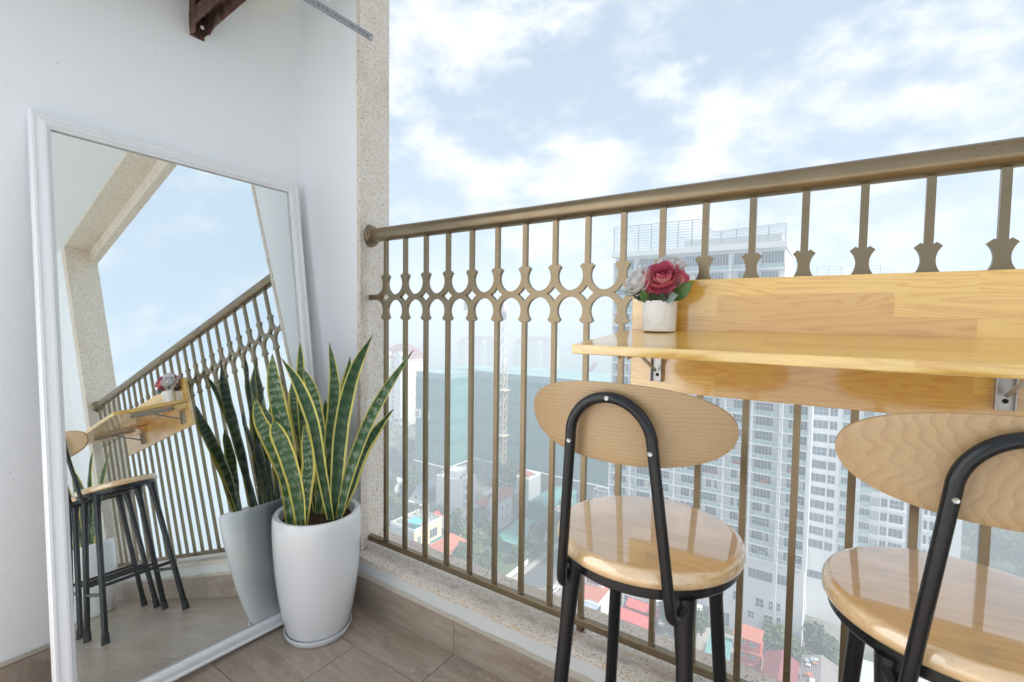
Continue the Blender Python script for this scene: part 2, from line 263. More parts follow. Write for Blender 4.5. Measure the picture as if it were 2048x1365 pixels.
# ------------------------------------------------------------------ mesh helpers
class MB:
    def __init__(s): s.v = []; s.f = []; s.mi = []; s.uv = []; s.cur = 0
    def face(s, idx): s.f.append(tuple(idx)); s.mi.append(s.cur)
    def box(s, x0, x1, y0, y1, z0, z1):
        b = len(s.v); s.v += [(x, y, z) for z in (z0, z1) for y in (y0, y1) for x in (x0, x1)]
        for q in ((0, 2, 3, 1), (4, 5, 7, 6), (0, 1, 5, 4), (1, 3, 7, 5), (3, 2, 6, 7), (2, 0, 4, 6)): s.face([b + i for i in q])
        return s
    def prism(s, poly, z0, z1, axis='z', caps=True):
        n = len(poly); b = len(s.v)
        for z in (z0, z1):
            for (x, y) in poly: s.v.append((x, y, z) if axis == 'z' else (x, z, y) if axis == 'y' else (z, x, y))
        for i in range(n):
            j = (i + 1) % n; s.face((b + i, b + j, b + n + j, b + n + i))
        if caps: s.face([b + i for i in range(n)][::-1]); s.face([b + n + i for i in range(n)])
        return s
    def lathe(s, prof, n=48, c=(0, 0, 0), closed=False, ax=1.0, ay=1.0):
        b = len(s.v)
        for (r, z) in prof:
            for k in range(n):
                a = 2 * math.pi * k / n; s.v.append((c[0] + r * ax * math.cos(a), c[1] + r * ay * math.sin(a), c[2] + z))
        m = len(prof)
        for i in range(m - 1):
            for k in range(n):
                k2 = (k + 1) % n; s.face((b + i * n + k, b + i * n + k2, b + (i + 1) * n + k2, b + (i + 1) * n + k))
        if not closed:
            if prof[0][0] > 1e-6: s.face([b + k for k in range(n)][::-1])
            if prof[-1][0] > 1e-6: s.face([b + (m - 1) * n + k for k in range(n)])
        return s
    def tube(s, pts, rad, n=12, cap=True):
        pts = [Vector(p) for p in pts]; m = len(pts); rs = rad if isinstance(rad, (list, tuple)) else [rad] * m
        b = len(s.v); T0 = (pts[1] - pts[0]).normalized(); A = T0.orthogonal().normalized()
        for i, p in enumerate(pts):
            T = (pts[min(i + 1, m - 1)] - pts[max(i - 1, 0)]).normalized(); A = (A - T * A.dot(T)).normalized(); B = T.cross(A)
            for k in range(n):
                a = 2 * math.pi * k / n; q = p + (A * math.cos(a) + B * math.sin(a)) * rs[i]; s.v.append(tuple(q))
        for i in range(m - 1):
            for k in range(n):
                k2 = (k + 1) % n; s.face((b + i * n + k, b + i * n + k2, b + (i + 1) * n + k2, b + (i + 1) * n + k))
        if cap: s.face([b + k for k in range(n)][::-1]); s.face([b + (m - 1) * n + k for k in range(n)])
        return s
    def grid(s, rows, uv=None):
        b = len(s.v); n = len(rows[0])
        for r in rows: s.v += [tuple(p) for p in r]
        for i in range(len(rows) - 1):
            for k in range(n - 1): s.face((b + i * n + k, b + i * n + k + 1, b + (i + 1) * n + k + 1, b + (i + 1) * n + k))
        return s
    def mesh(s, name, mats, smooth=False, fix=True):
        me = bpy.data.meshes.new(name); me.from_pydata(s.v, [], s.f); 
        for m in (mats if isinstance(mats, (list, tuple)) else [mats]): me.materials.append(MATS[m] if isinstance(m, str) else m)
        if any(s.mi): me.polygons.foreach_set('material_index', s.mi)
        if fix:
            bm = bmesh.new(); bm.from_mesh(me); bmesh.ops.recalc_face_normals(bm, faces=bm.faces); bm.to_mesh(me); bm.free()
        if smooth: me.polygons.foreach_set('use_smooth', [True] * len(me.polygons))
        me.update(); return me
    def build(s, name, mats, parent=None, loc=(0, 0, 0), smooth=False, bevel=0.0, fix=True, seg=2):
        return link(name, s.mesh(name, mats, smooth, fix), parent, loc, bevel, smooth, seg)
def link(name, me, parent=None, loc=(0, 0, 0), bevel=0.0, smooth=False, seg=2):
    o = bpy.data.objects.new(name, me); COL.objects.link(o); o.parent = parent; o.location = loc
    if bevel:
        m = o.modifiers.new('bevel', 'BEVEL'); m.width = bevel; m.segments = seg; m.limit_method = 'ANGLE'; m.angle_limit = R(35)
    if smooth and len(me.polygons):
        m = o.modifiers.new('edges', 'EDGE_SPLIT'); m.split_angle = R(40)
    return o
def thing(name, label, cat, loc=(0, 0, 0), group=None, rz=0.0):
    o = bpy.data.objects.new(name, None); o.empty_display_size = 0.1; COL.objects.link(o); o.location = loc; o.rotation_euler = (0, 0, rz)
    return tag(o, label, cat, group)
def tag(o, label, cat, group=None):
    o['label'] = label; o['category'] = cat
    if group: o['group'] = group
    return o
def struct(o, kind='structure'): o['kind'] = kind; return o
def copy_tree(o, parent=None, loc=None):
    c = o.copy(); COL.objects.link(c); c.parent = parent
    if loc is not None: c.location = loc
    for ch in list(o.children): copy_tree(ch, c)
    return c
def spline(P, n):
    P = [Vector(p) for p in P]; Q = [P[0] * 2 - P[1]] + P + [P[-1] * 2 - P[-2]]; out = []
    m = len(P) - 1
    for i in range(n + 1):
        t = i / n * m; k = min(int(t), m - 1); u = t - k; a, b, c, d = Q[k:k + 4]
        out.append(0.5 * ((2 * b) + (c - a) * u + (2 * a - 5 * b + 4 * c - d) * u * u + (3 * b - a - 3 * c + d) * u ** 3))
    return out
LEAVES = [
    (0.046, [(-0.059, -0.052, 0.37), (-0.068, -0.061, 0.592), (-0.083, -0.08, 0.736), (-0.095, -0.092, 0.838), (-0.098, -0.093, 0.924)]),
    (0.042, [(-0.02, -0.083, 0.37), (-0.02, -0.098, 0.532), (-0.038, -0.138, 0.66), (-0.047, -0.165, 0.731), (-0.046, -0.176, 0.8)]),
    (0.046, [(0.024, -0.072, 0.37), (0.02, -0.087, 0.506), (0.01, -0.111, 0.617), (-0.0, -0.136, 0.695), (-0.0, -0.144, 0.73)]),
    (0.036, [(0.048, 0.018, 0.37), (0.036, -0.009, 0.55), (0.027, -0.032, 0.703), (0.008, -0.069, 0.829), (-0.014, -0.112, 0.916)]),
    (0.038, [(-0.024, 0.018, 0.37), (-0.026, 0.029, 0.578), (-0.038, 0.025, 0.709), (-0.054, 0.014, 0.807), (-0.076, -0.005, 0.876)]),
    (0.026, [(-0.062, -0.002, 0.37), (-0.071, -0.003, 0.611), (-0.082, -0.006, 0.79), (-0.088, -0.002, 0.895), (-0.095, 0.001, 0.958)]),
    (0.038, [(-0.009, 0.04, 0.37), (-0.011, 0.051, 0.576), (-0.009, 0.067, 0.739), (-0.014, 0.074, 0.837), (-0.028, 0.066, 0.961)]),
    (0.028, [(-0.009, -0.014, 0.37), (-0.003, -0.004, 0.59), (0.012, 0.018, 0.7), (0.027, 0.04, 0.787), (0.034, 0.051, 0.847)]),
    (0.032, [(-0.017, 0.064, 0.37), (-0.018, 0.08, 0.602), (-0.015, 0.103, 0.733), (-0.012, 0.126, 0.832), (-0.014, 0.141, 0.907)]),
    (0.046, [(0.037, 0.038, 0.37), (0.041, 0.048, 0.553), (0.048, 0.063, 0.713), (0.067, 0.095, 0.865), (0.098, 0.148, 0.988)]),
    (0.036, [(0.051, 0.041, 0.37), (0.064, 0.077, 0.525), (0.086, 0.129, 0.674), (0.114, 0.189, 0.794), (0.161, 0.277, 0.934)]),
    (0.046, [(0.02, 0.066, 0.37), (0.035, 0.098, 0.464), (0.049, 0.128, 0.56), (0.074, 0.175, 0.643), (0.106, 0.232, 0.721)]),
    (0.038, [(0.016, 0.078, 0.37), (0.025, 0.101, 0.537), (0.03, 0.118, 0.644), (0.03, 0.126, 0.726), (0.023, 0.124, 0.793)]),
    (0.038, [(0.023, -0.065, 0.37), (0.027, -0.06, 0.485), (0.033, -0.055, 0.577), (0.031, -0.06, 0.655), (0.029, -0.065, 0.708)]),
    (0.042, [(-0.02, 0.042, 0.37), (-0.009, 0.064, 0.54), (-0.004, 0.075, 0.688), (-0.008, 0.074, 0.788), (-0.006, 0.082, 0.837)]),
    (0.042, [(-0.07, -0.032, 0.37), (-0.086, -0.03, 0.516), (-0.111, -0.04, 0.629), (-0.151, -0.074, 0.694), (-0.176, -0.084, 0.75)]),
    (0.036, [(-0.001, 0.085, 0.37), (-0.005, 0.119, 0.493), (-0.017, 0.119, 0.611), (-0.02, 0.132, 0.711), (-0.022, 0.148, 0.777)]),
    (0.042, [(-0.053, 0.028, 0.37), (-0.086, 0.015, 0.571), (-0.119, 0.001, 0.719), (-0.14, 0.006, 0.774), (-0.162, 0.01, 0.814)]),
    (0.04, [(-0.045, 0.059, 0.37), (-0.056, 0.069, 0.564), (-0.077, 0.065, 0.714), (-0.094, 0.067, 0.772), (-0.11, 0.069, 0.829)]),
    (0.04, [(-0.031, 0.079, 0.37), (-0.047, 0.091, 0.56), (-0.064, 0.084, 0.679), (-0.074, 0.087, 0.711), (-0.085, 0.089, 0.752)]),
    (0.042, [(-0.053, 0.01, 0.37), (-0.084, -0.005, 0.51), (-0.124, -0.032, 0.592), (-0.151, -0.042, 0.615), (-0.174, -0.045, 0.637)]),
]

# ================================================================== BALCONY SHELL
XL, XR, YB, CEIL = -0.434, 2.86, -1.75, 2.62
def shell():
    fl = struct(MB().box(-0.6, 3.1, -1.751, 0.12, -0.2, -0.012).build('floor', 'dark_joint'))
    pitch, L = 0.296, 0.6; g = 0.0009; tiles = {}
    for r in range(-6, 1):
        y0 = -0.243 + r * pitch; y1 = y0 + pitch; off = 0.414 if r % 2 == 0 else 0.133
        if y0 < YB: y0 = YB
        ye = min(y1, -0.083)
        k = -3
        while True:
            x0 = off + k * L; x1 = x0 + L; k += 1
            if x1 <= XL: continue
            if x0 >= XR: break
            a, b = max(x0, XL), min(x1, XR); key = (round(b - a, 3), round(ye - y0, 3))
            if key not in tiles:
                w, d = b - a, ye - y0; tiles[key] = MB().box(g, w - g, g, d - g, -0.011, 0).mesh('tile', 'tile')
            link('tile', tiles[key], fl, (a, y0, 0), 0.0008, seg=1)
    struct(MB().box(XL, 4.5, -6.0, -1.752, -0.2, -0.001).build('terrace_or_bounce_floor', 'terrace'))  # unseen floor added behind the camera to bounce sunlight into the balcony
    wl = struct(MB().box(-0.62, XL, -6.0, 0.143, 0, CEIL + 0.25).build('wall_left', 'wall'))  # lengthened unseen behind the camera so its sunlit part throws light back
    ret = struct(MB().prism([(XL - 0.1, -0.060), (-0.086, -0.060), (-0.168, 0.143), (XL - 0.1, 0.143)], 0, CEIL + 0.02).build('wall_return_left', 'wall'))
    struct(MB().box(XR, XR + 0.22, -1.35, 0.143, 0, CEIL + 0.25).build('wall_right', 'wall'))
    struct(MB().prism([(XR + 0.1, -0.060), (2.606, -0.060), (2.606, 0.143), (XR + 0.1, 0.143)], 0, CEIL + 0.02).build('wall_return_right', 'wall'))
    struct(MB().box(-0.62, XR + 0.22, -1.30, -0.060, CEIL, CEIL + 0.3).build('ceiling', 'wall'))
    bm_ = MB().box(-0.62, XR + 0.22, -0.0595, 0.146, CEIL - 0.012, CEIL + 0.3)
    beam = struct(bm_.build('soffit_beam', 'granite'))
    MB().box(-0.2, XR - 0.1, 0.098, 0.15, CEIL - 0.10, CEIL - 0.0125).build('drip_lip', 'granite', beam, bevel=0.004)
    # skirting tiles: along the sill wall, the left wall and the right wall
    sill = MB().box(-0.35, 2.9, -0.0825, 0.10, -0.05, 0.158).build('sill', 'white_band'); struct(sill)
    rows = []
    nx, ny = 120, 8
    m = MB()
    rr = random.Random(3)
    wob = [0.0012 * math.sin(i * 0.31) + 0.0010 * rr.uniform(-1, 1) for i in range(nx + 1)]
    top = [[(-0.30 + 3.2 * i / nx, (-0.0845 + wob[i]) if j == 0 else -0.0845 + 0.1925 * j / ny, 0.1735 + 0.0012 * math.sin(i * 0.9 + j) + (0.004 * j / ny)) for i in range(nx + 1)] for j in range(ny + 1)]
    m.grid(top)
    m.grid([[(p[0], p[1], p[2] - 0.016) for p in top[0]], top[0]]); m.grid([top[-1], [(p[0], p[1], -0.1) for p in top[-1]]])
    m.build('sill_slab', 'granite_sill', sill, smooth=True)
    sk = {}
    def skirt(x0, x1, yf, h):
        key = round(x1 - x0, 3)
        if key not in sk: sk[key] = MB().box(0.0007, x1 - x0 - 0.0007, 0, 0.010, 0, h).mesh('skirting_tile', 'tile')
        link('skirting_tile', sk[key], sill, (x0, yf, 0.0005), 0.001, seg=1)
    xs = [-0.36, -0.187, 0.413, 1.013, 1.613, 2.213, 2.86]
    for a, b in zip(xs, xs[1:]): skirt(a, b, -0.0925, 0.106)
    # ragged grout line on top of the skirting
    gm = MB(); n = 160; lo = []; hi = []
    for i in range(n + 1):
        x = -0.36 + 3.2 * i / n; h = 0.0085 + 0.002 * math.sin(x * 9) + 0.0015 * math.sin(x * 31 + 1) + rr.uniform(0, 0.002)
        lo.append((x, -0.0922, 0.1068)); hi.append((x, -0.0832, 0.1068 + h))
    gm.grid([lo, hi]); gm.build('grout_line', 'grout', sill, smooth=True)
    lm = MB().box(0, 0.010, 0.0007, 0.5993, 0, 0.106).mesh('skirting_tile', 'tile')
    y = -1.75
    while y < -0.1:
        d = min(0.6, -0.094 - y)
        me = lm if d > 0.599 else MB().box(0, 0.010, 0.0007, d - 0.0007, 0, 0.106).mesh('skirting_tile', 'tile')
        link('skirting_tile', me, wl, (XL, y, 0.0005), 0.001, seg=1); y += 0.6
    MB().box(XL - 0.001, XL + 0.0075, -1.75, -0.094, 0.1072, 0.120).build('grout_line', 'grout', wl, bevel=0.003)
    # wall pocks
    for (yy, zz) in ((-0.93, 1.45), (-0.90, 0.62), (-0.55, 1.86), (-0.78, 1.73)):
        MB().lathe([(0.0018, 0), (0.001, 0.0008)], 8).build('pock', 'grout', wl, (XL, yy, zz)).rotation_euler = (0, R(90), 0)
    # granite piers that carry the railing
    c = MB().prism([(-0.066, -0.062), (-0.150, 0.146), (-0.167, 0.146), (-0.0845, -0.062)], 0.178, CEIL - 0.013).build('granite_column', 'granite')
    tag(c, 'speckled pink granite pier face beside the mirror where the handrail ends', 'column')
    c = MB().prism([(2.605, -0.062), (2.605, 0.146), (2.590, 0.146), (2.520, -0.062)], 0.178, CEIL - 0.013).build('granite_column', 'granite')
    tag(c, 'speckled granite pier at the far end of the balcony, seen only in the mirror', 'column')
shell()

# ================================================================== RAILING
def railing():
    t = thing('balcony_railing', 'bronze painted metal balcony railing with round handrail and ring ornaments', 'railing', (0, 0, 0))
    RZ = 1.346
    MB().tube([(-0.10, 0, RZ), (1.2, 0, RZ), (2.56, 0, RZ)], 0.0253, 28).build('handrail', 'bronze', t, smooth=True)
    prof = [(0.0258, -0.012), (0.041, -0.012), (0.0425, -0.006), (0.040, 0.0), (0.036, 0.003), (0.0365, 0.008), (0.034, 0.012), (0.0305, 0.014), (0.0305, 0.019), (0.0258, 0.022)]
    fl = MB().lathe(prof, 36, closed=True).mesh('flange', 'bronze', True)
    for x, s in ((-0.082, 1), (2.538, -1)):
        o = link('flange', fl, t, (x, 0, RZ), smooth=True); o.rotation_euler = (0, R(90) * s, 0)
    MB().box(-0.098, 2.56, -0.010, 0.010, 0.192, 0.213).build('bottom_rail', 'bronze', t, bevel=0.0015)
    bal = MB().box(-0.0069, 0.0069, -0.0065, 0.0065, 1.196, 1.327).box(-0.0069, 0.0069, -0.0065, 0.0065, 0.2125, 1.039).mesh('baluster', 'bronze')
    # ornament: four mirrored quadrants of ring
    cx, cy_, r, RO = 0.05, 0.048, 0.039, 0.0555
    pts = []
    pts += [(0.05, 0.0, 1), (0.05, 0.009, 0)]
    for i in range(1, 15):
        a = R(270 - (270 - 138.6) * i / 14); pts.append((cx + r * math.cos(a), cy_ + r * math.sin(a), 0))
    pts += [(0.0115, 0.0815, 0), (0.0078, 0.0785, 0), (0.0, 0.0785, 1), (0.0, 0.0215, 0)]
    # inner diamond edge from (0,.0215) to (.0221,0)
    a0 = math.atan2(0.0215 - cy_, -0.05); a1 = math.atan2(-cy_, 0.0221 - 0.05)
    for i in range(1, 6):
        a = (a0 % (2 * math.pi)) + ((a1 % (2 * math.pi)) - (a0 % (2 * math.pi))) * i / 6; pts.append((cx + RO * math.cos(a), cy_ + RO * math.sin(a), 0))
    pts.append((0.0221, 0.0, 1))
    m = MB(); T = 0.0065
    for sx in (1, -1):
        for sz in (1, -1):
            b = len(m.v); n = len(pts)
            for yy in (-T, T): m.v += [(p[0] * sx, yy, p[1] * sz) for p in pts]
            m.face([b + i for i in range(n)]); m.face([b + n + i for i in range(n)][::-1])
            for i in range(n):
                j = (i + 1) % n; p, q = pts[i], pts[j]
                if (abs(p[0]) < 1e-6 and abs(q[0]) < 1e-6) or (p[1] == 0 and q[1] == 0) or (p[0] == 0.05 and q[0] == 0.05): continue
                m.face((b + i, b + j, b + n + j, b + n + i))
    orn = m.mesh('ornament', 'bronze')
    for i in range(26):
        link('baluster', bal, t, (i * 0.1, 0, 0)); link('ornament', orn, t, (i * 0.1, 0, 1.1175))
    MB().box(-0.088, -0.0501, -0.006, 0.006, 1.108, 1.127).build('wall_stub', 'bronze', t)
    MB().box(2.5501, 2.58, -0.006, 0.006, 1.108, 1.127).build('wall_stub', 'bronze', t)
    foot = MB().box(-0.009, 0.009, -0.008, 0.008, 0.165, 0.1915).mesh('foot', 'rust')
    for i in (8, 16, 24): link('foot', foot, t, (i * 0.1, 0, 0))
railing()

# ================================================================== MIRROR
def leaning_mirror():
    a, yw, ro = R(9.9), R(0.0), R(-1.5); W, Hh, fw_ = 0.756, 1.580, 0.0413
    O = Vector((-0.1600, -0.508, 0.0102)); Nn = Vector((math.cos(a) * math.cos(yw), math.cos(a) * math.sin(yw), math.sin(a))); U0 = Vector((-math.sin(yw), math.cos(yw), 0)); V0 = Nn.cross(U0)
    U = U0 * math.cos(ro) + V0 * math.sin(ro); V = V0 * math.cos(ro) - U0 * math.sin(ro)
    t = thing('leaning_mirror', 'tall white framed floor mirror leaning against the left wall', 'mirror', tuple(O))
    P = lambda u, v, w: tuple(U * u + V * v + Nn * w)
    prof = [(0.0, 0.0), (0.0, 0.020), (0.003, 0.025), (0.008, 0.026), (0.011, 0.0235), (0.014, 0.0235), (0.027, 0.029), (0.032, 0.029), (0.034, 0.026), (0.0413, 0.021), (0.0413, 0.010), (0.0413, 0.0)]
    h = W / 2
    cor = [(-h, 0), (h, 0), (h, Hh), (-h, Hh)]; ins = [(1, 1), (-1, 1), (-1, -1), (1, -1)]
    for k in range(4):
        k2 = (k + 1) % 4; m = MB(); n = len(prof)
        for q in (k, k2):
            for (d, w) in prof: m.v.append(P(cor[q][0] + ins[q][0] * d, cor[q][1] + ins[q][1] * d, w))
        for i in range(n):
            j = (i + 1) % n; m.face((i, j, n + j, n + i))
        m.face(list(range(n))[::-1]); m.face(list(range(n, 2 * n)))
        m.build('frame_rail', 'frame', t)
    g = MB(); x0, x1, y0, y1 = -h + fw_ - 0.001, h - fw_ + 0.001, fw_ - 0.001, Hh - fw_ + 0.001
    g.v = [P(x0, y0, 0.014), P(x1, y0, 0.014), P(x1, y1, 0.014), P(x0, y1, 0.014), P(x0, y0, 0.010), P(x1, y0, 0.010), P(x1, y1, 0.010), P(x0, y1, 0.010)]
    for q in ((0, 1, 2, 3), (7, 6, 5, 4), (0, 4, 5, 1), (1, 5, 6, 2), (2, 6, 7, 3), (3, 7, 4, 0)): g.face(q)
    g.build('glass', 'mirror', t)
    g = MB(); x0, x1, y0, y1 = -h + 0.02, h - 0.02, 0.02, Hh - 0.02
    g.v = [P(x0, y0, 0.002), P(x1, y0, 0.002), P(x1, y1, 0.002), P(x0, y1, 0.002), P(x0, y0, 0.006), P(x1, y0, 0.006), P(x1, y1, 0.006), P(x0, y1, 0.006)]
    for q in ((3, 2, 1, 0), (4, 5, 6, 7), (0, 1, 5, 4), (1, 2, 6, 5), (2, 3, 7, 6), (3, 0, 4, 7)): g.face(q)
    g.build('back_panel', 'backing', t)
leaning_mirror()

# ================================================================== SNAKE PLANTS
def leaf_mesh(w, pts, tw, seed, fold=0.22):
    C = spline(pts, 22); n = len(C); r_ = random.Random(seed); rows = []; uv = []
    view = Vector((0.83, -0.55, 0.1)).normalized(); ph = r_.uniform(-0.28, 0.28)
    for i, p in enumerate(C):
        t = i / (n - 1)
        T = (C[min(i + 1, n - 1)] - C[max(i - 1, 0)]).normalized()
        wf = (0.50 + 0.50 * math.sin(min(t / 0.55, 1.0) * math.pi / 2)) * (1.0 if t < 0.55 else max(0.0, 1 - ((t - 0.55) / 0.45) ** 1.9))
        wf = max(wf, 0.02) * (1 + 0.05 * math.sin(9 * t + ph * 6))
        ang = ph + tw * (t - 0.2)
        S = T.cross(view).normalized(); Nv = S.cross(T).normalized()
        S2 = S * math.cos(ang) + Nv * math.sin(ang); N2 = Nv * math.cos(ang) - S * math.sin(ang)
        fo = fold * (1.25 - t)
        row = []; 
        for k, u in enumerate((-1, -0.72, -0.36, 0, 0.36, 0.72, 1)):
            row.append(tuple(p + S2 * (u * w * 0.5 * wf) + N2 * (u * u * w * 0.5 * wf * fo * 1.6 + 0.0015 * math.sin(25 * t + 2 * u + seed)))); uv.append(((u + 1) / 2, t))
        rows.append(row)
    m = MB(); m.grid(rows); me = m.mesh('leaf', 'leaf', True, fix=False)
    lay = me.uv_layers.new(name='UVMap')
    for lp in me.loops: lay.data[lp.index].uv = uv[lp.vertex_index]
    return me
def snake_plant(loc, rz, label, seed, proto=None):
    t = thing('potted_snake_plant', label, 'potted plant', loc, 'snake plants in white pots', rz)
    out = [(0.0, 0.014), (0.088, 0.014), (0.094, 0.018), (0.099, 0.030), (0.1115, 0.08), (0.1225, 0.15), (0.1300, 0.22), (0.1345, 0.29), (0.137, 0.345), (0.1368, 0.385), (0.1352, 0.400), (0.131, 0.4075), (0.1245, 0.4085), (0.117, 0.405), (0.1145, 0.398), (0.113, 0.36), (0.110, 0.33), (0.0, 0.33)]
    MB().lathe(out, 96).build('pot', 'ceramic', t, smooth=True)
    MB().lathe([(0.0, 0.0005), (0.094, 0.0005), (0.0985, 0.003), (0.1055, 0.021), (0.1055, 0.024), (0.1025, 0.024), (0.097, 0.010), (0.0, 0.010)], 72).build('saucer', 'ceramic', t, smooth=True)
    MB().lathe([(0.1028, 0.0241), (0.1015, 0.0215), (0.1005, 0.0185)], 72, closed=True).build('saucer_rim_line', 'grout', t, smooth=True)
    m = MB(); r_ = random.Random(seed); nr, na = 14, 40; rows = []
    for i in range(nr + 1):
        r = 0.1135 * i / nr; rows.append([(r * math.cos(2 * math.pi * k / na), r * math.sin(2 * math.pi * k / na), 0.372 + 0.006 * math.sin(5 * r * 40 + k) * (i / nr) + r_.uniform(-0.003, 0.003) + 0.012 * (1 - i / nr)) for k in range(na)])
        rows[-1].append(rows[-1][0])
    m.grid(rows); m.build('soil', 'soil', t, smooth=True)
    for i, (w, pts) in enumerate([l_ for q_, l_ in enumerate(LEAVES) if q_ not in (7, 12, 14, 16, 18)]):
        if proto is None: me = leaf_mesh(w * 1.14, pts, rnd.uniform(-0.5, 0.5), i + 3)
        else: me = proto[i]
        link('leaf', me, t)
    return t
sp1 = snake_plant((-0.033, -0.2615, 0), 0, 'tall variegated snake plant in a glossy white pot in front of the mirror', 1)
leaf_meshes = [c.data for c in sp1.children if c.name.startswith('leaf')]
snake_plant((2.05, -0.285, 0), R(100), 'second snake plant in a white pot at the far end, seen in the mirror', 2, leaf_meshes)

# ================================================================== WALL TABLE
SL = R(4.634)
def wall_table():
    t = thing('folding_wall_table', 'narrow varnished pine bar table folded out from the railing', 'table', (0.945, -0.05, 0.876))
    L = 0.96
    MB().box(0, L, 0.0, 0.018, 0, 0.264).build('back_board', 'pine', t, bevel=0.0015)
    top = MB().box(0, L, -0.324, -0.0012, -0.018, 0).build('table_top', 'pine', t, (0, 0, 0.1485), bevel=0.0018); top.rotation_euler = (SL, 0, 0)
    for xb in (0.067, 0.658):
        b = MB().box(-0.013, 0.013, -0.004, 0.0, -0.0575, 0.044).box(-0.013, -0.0112, -0.017, -0.004, -0.0575, 0.044).box(0.0112, 0.013, -0.017, -0.004, -0.0575, 0.044).box(-0.011, 0.0115, -0.006, -0.004, -0.055, 0.02)
        br = b.build('bracket', 'zinc', t, (xb, 0, 0.082), bevel=0.0006)
        MB().lathe([(0.0042, 0), (0.0042, 0.0006)], 16).build('bolt_hole', 'hole_dark', br, (0.001, -0.0064, -0.041)).rotation_euler = (R(90), 0, 0)
        arm = MB().box(-0.010, 0.010, -0.235, -0.017, -0.0035, 0.0).box(-0.010, -0.0085, -0.235, -0.017, -0.016, -0.0035).box(0.0085, 0.010, -0.235, -0.017, -0.016, -0.0035).build('bracket_arm', 'zinc', br, (0, 0, 0.0445)); arm.rotation_euler = (SL, 0, 0)
        MB().tube([(0, -0.020, -0.030), (0, -0.160, 0.026)], 0.0038, 6).build('brace', 'zinc', br)
    for xb, w in ((0.0035, 0.075), (0.60, 0.11)):
        MB().prism([(-0.001, 0.128), (-0.055, 0.1225), (-0.030, 0.097), (-0.001, 0.088)], xb, xb + w, 'x').build('support_block', 'pine', t, bevel=0.001)
wall_table()

# ================================================================== FLOWERS
def petal(mb, c, direction, L, W, curl, cup, seed, mat=0, nu=6, nv=6, axis=(0, 0, 1), tip=0.75):
    d = Vector(direction).normalized(); r_ = random.Random(seed); axis = Vector(axis)
    nrm = axis - d * axis.dot(d)
    if nrm.length < 0.05: nrm = d.orthogonal()
    nrm.normalize(); side = d.cross(nrm).normalized(); rows = []; ph = r_.uniform(0, 6)
    for i in range(nv + 1):
        v = i / nv; wv = W * max(0.10, math.sin(math.pi * (0.07 + tip * v)) ** 0.65)
        row = []
        for k in range(nu + 1):
            u = k / nu * 2 - 1
            rag = 0.035 * L * r_.uniform(-1, 1) if i == nv else 0
            bend = curl * L * v * v - cup * W * 0.5 * (1 - u * u) * math.sin(math.pi * min(1, v * 0.85 + 0.1)) + cup * W * 0.28 + 0.030 * L * math.sin(u * 4.5 + ph) * v * v
            p = Vector(c) + d * (L * v * (1 - 0.16 * u * u) + rag) + side * (u * wv * 0.5) + nrm * bend
            row.append(tuple(p))
        rows.append(row)
    mb.cur = mat; mb.grid(rows); mb.cur = 0
def bloom(t, c, axis, rad, mats, seed, full=1.0):
    ax = Vector(axis).normalized(); A = ax.orthogonal().normalized(); B = ax.cross(A); mb = MB(); r_ = random.Random(seed); c = Vector(c)
    for ring, (n, tilt, L, W, curl) in enumerate(((8, -6, 1.02, 0.95, -0.10), (8, 14, 1.02, 0.95, 0.10), (8, 32, 1.0, 0.88, 0.22), (7, 48, 0.94, 0.80, 0.30), (7, 60, 0.86, 0.66, 0.36), (7, 70, 0.76, 0.52, 0.40), (6, 78, 0.68, 0.42, 0.4), (6, 84, 0.60, 0.34, 0.35), (5, 88, 0.52, 0.28, 0.3))):
        for k in range(n):
            a = 2 * math.pi * (k + 0.5 * (ring % 2) + r_.uniform(-0.22, 0.22)) / n; tl = R(tilt + r_.uniform(-7, 7)); rad_v = A * math.cos(a) + B * math.sin(a)
            d = rad_v * math.cos(tl) + ax * math.sin(tl)
            base = c - ax * rad * 0.40 + rad_v * rad * 0.10 * (1 + ring * 0.10)
            petal(mb, base, d, rad * L * r_.uniform(0.93, 1.07), rad * W, curl, 0.42, seed * 31 + ring * 17 + k, 1 if (len(mats) > 1 and r_.random() < 0.25) else 0, axis=ax if tilt < 80 else -rad_v)
    o = mb.build('bloom', mats, t, smooth=False, fix=False); o.data.polygons.foreach_set('use_smooth', [True] * len(o.data.polygons)); return o
def leafy(t, c, d, L, W, mat, seed, curl=-0.2):
    mb = MB(); petal(mb, c, d, L, W, curl, 0.15, seed, 0, 6, 8, axis=(0.25, -1, 0.35), tip=0.91); o = mb.build('leaf', mat, t, fix=False); o.data.polygons.foreach_set('use_smooth', [True] * len(o.data.polygons))
